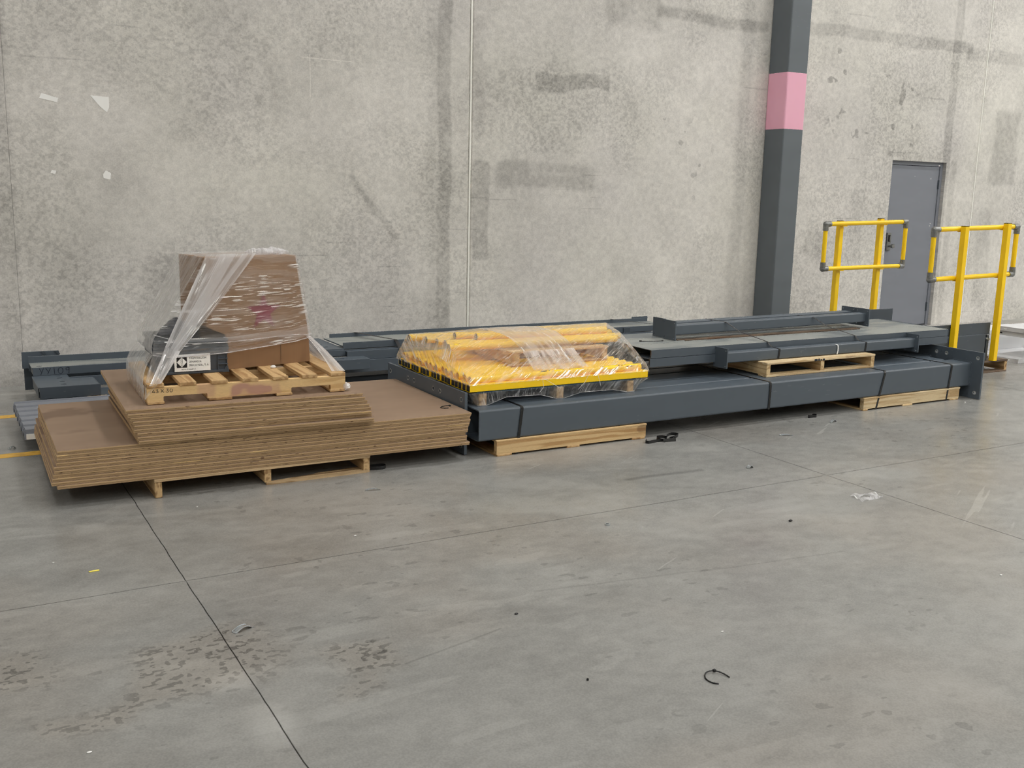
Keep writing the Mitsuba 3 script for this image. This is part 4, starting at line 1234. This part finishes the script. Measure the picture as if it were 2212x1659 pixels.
t = thing('cable_tie', 'black cable tie on the flat channels beside the upper square plates', 'cable tie')
p = curve([(4.700, 6.172, DT + .003), (4.76, 6.15, DT + .002), (4.84, 6.13, DT + .002), (4.885, 6.132, DT + .003)])
obj('loop', tube(p, .0028, 8), 'plastic_black', t, smooth=True)
obj('head', cbox(4.690, 4.705, 6.165, 6.18, DT, DT + .009, .001), 'plastic_black', t)
obj('loose_screw', pipe((1.864, 2.660, 0.0), (1.866, 2.661, .007), .004, n=10), 'plastic_black', label='tiny black plug on the floor left of the curled cable tie', cat='plug')

# bent steel strap clip and little bright clips
def clip(label, o, ang, L, w, h, name='strap_clip', m='bright_clip'):
    x = np.linspace(0, L, 26)
    z = .0012 + h * np.sin(np.pi * np.clip((x / L - .12) / .76, 0, 1)) ** .8
    P = np.stack([x - L / 2, np.zeros_like(x), z], 1)
    a = ribbon(P, w, (0, 1, 0), .0012)
    e = []
    for s in (-1, 1):
        c = [(-L / 2, s * w / 2, .003), (-L / 4, s * w / 2, h * .7 + .003), (0, s * w / 2, h + .003), (L / 4, s * w / 2, h * .7 + .003)]
        e.append(tube(curve(c, 20), .0014, 6))
    t = thing(name, label, 'metal clip')
    M = frame((o[0], o[1], .0004), ang)
    obj('strip', a, m, t, M=M, smooth=40)
    for q in e:
        obj('rolled_edge', q, m, t, M=M, smooth=True)


clip('large bent bright metal strap clip on the floor near the long floor joint', (.926, 3.598), 21, .085, .024, .013)
clip('bright metal clip on the floor beside the yellow line at the far left', (.361, 6.878), 35, .05, .014, .010)
clip('bright twisted metal clip on the floor in front of the stack of boards', (2.050, 5.076), -15, .085, .010, .008)
clip('flat bright metal clip on the floor in front of the middle of the long columns', (5.176, 5.061), -28, .095, .016, .006)
clip('small bright metal clip on the floor above the cross of the floor joints', (4.329, 4.515), 10, .05, .022, .014)
clip('wavy bright metal clip on the floor near the far pallet, right of the black scrap', (5.83, 5.232), 18, .10, .014, .016)
ri = pipe((2.890, 4.002, .0004), (2.890, 4.002, .007), .0135, .005, 20)
obj('steel_nut', ri, 'bright_clip', label='small bright steel ring nut on the open floor', cat='nut', smooth=40)
obj('plastic_strip', cbox(-.021, .021, -.005, .005, .0003, .004, .001), 'chip_yellow', M=frame((.516, 4.470, 0), 3), label='small yellow plastic strip on the floor left of the long joint', cat='plastic strip')

# black strap scraps
def strap_scrap(label, pts, w=.019, name='strap_scrap', up=(0, 0, 1)):
    q = curve(pts, 70) if len(pts) > 3 else resample(pts, .006)
    return obj(name, ribbon(q, w, up, .0014), 'strap_black', smooth=40, label=label, cat='strap scrap')


W_ = .011
t = thing('strap_scrap', 'tangled black strap scrap on the floor in front of the long columns', 'strap scrap')
obj('tail', ribbon(resample([(4.150, 5.335, W_), (4.115, 5.300, W_), (4.125, 5.280, W_), (4.20, 5.292, W_), (4.26, 5.290, W_)], .006), .02, (0, 0, 1), .0015), 'strap_black', t)
obj('loop', ribbon(curve([(4.26, 5.29, W_), (4.235, 5.315, .014), (4.245, 5.345, .018), (4.285, 5.345, .02), (4.30, 5.31, .02), (4.27, 5.29, .014)], 50), .02, (.1, .1, 1), .0015), 'strap_black', t)
obj('loop', ribbon(curve([(4.29, 5.31, .018), (4.34, 5.35, .022), (4.40, 5.365, .024), (4.425, 5.345, .022), (4.39, 5.315, .018), (4.32, 5.30, .015)], 50), .02, (.05, -.1, 1), .0015), 'strap_black', t)
obj('fold', ribbon(resample([(4.245, 5.272, .012), (4.30, 5.268, .013), (4.345, 5.262, .012), (4.365, 5.30, .013)], .006), .022, (0, .25, 1), .0015), 'strap_black', t)
strap_scrap('small folded black strap scrap at the edge of the shadow under the long columns', [(5.772, 5.432, W_), (5.765, 5.420, W_), (5.80, 5.412, W_), (5.845, 5.415, W_), (5.852, 5.430, W_), (5.82, 5.436, W_)], .021)
strap_scrap('black strap loop on the floor by the right foot of the weathered pallet', [(2.185, 5.50, W_), (2.18, 5.475, W_), (2.215, 5.455, W_), (2.265, 5.452, W_), (2.292, 5.470, W_), (2.29, 5.495, W_), (2.25, 5.51, W_), (2.20, 5.512, W_)], .021)

# scrap of film and crumbs on the floor
g = np.linspace(0, 1, 26)
u, w = np.meshgrid(g, g, indexing='ij')
px = 4.405 + .17 * u + .03 * w
py = 3.700 + .115 * w + .02 * u * (1 - u) - .03 * u * w
pz = .0015 + .016 * np.clip(meshkit.fbm(np.stack([u * 4, w * 4, u * 0], -1), 3, 8) - .38, 0, 1) * 2
f = []
for i in range(25):
    for j in range(25):
        if math.hypot(g[i] - .35, g[j] - .4) > .22:
            a = i * 26 + j
            f += [[a, a + 26, a + 27], [a, a + 27, a + 1]]
m = trimesh.Trimesh(np.stack([px.ravel(), py.ravel(), pz.ravel()], 1), f, process=False)
obj('film_scrap', m, 'film_dense', smooth=True, uv=np.stack([u.ravel() * .2, w.ravel() * .12], 1), label='crumpled scrap of clear film on the floor near the cross of the joints', cat='film scrap')
for x, y, r, mt, lab in ((1.686, 4.404, .005, 'foam_white', 'tiny white crumb on the floor in front of the weathered pallet'), (2.551, 2.750, .004, 'foam_white', 'tiny white crumb on the floor above the curled cable tie'), (.373, 4.654, .003, 'foam_white', 'tiny white crumb on the floor above the yellow plastic strip'),
                         (3.026, 3.888, .003, 'foam_white', 'tiny white crumb on the floor right of the steel ring nut'), (7.46, 5.30, .007, 'foam_white', 'tiny white crumb on the floor below the large end plate'), (4.094, 2.634, .005, 'foam_white', 'small white crumb on the floor at the right edge'),
                         (3.79, 3.63, .009, 'strap_black', 'small dark splinter on the floor below the film scrap'), (1.922, 3.253, .006, 'strap_black', 'small dark splinter on the floor in the middle of the picture'),
                         (.30, 2.96, .005, 'foam_white', 'tiny white crumb on the floor at the lower left corner'), (1.115, 5.19, .003, 'foam_white', 'tiny white crumb on the floor by the left foot of the weathered pallet')):
    c = trimesh.creation.icosphere(1, r).apply_transform(np.diag([1.5, .8, .55, 1]))
    c.vertices = c.vertices * (1 + .3 * (meshkit.noise(c.vertices * 900 + x) - .5))[:, None]
    c.apply_translation((x, y, r * .5))
    obj('crumb' if mt == 'foam_white' else 'splinter', c, mt, smooth=False, label=lab, cat='crumb' if mt == 'foam_white' else 'splinter')
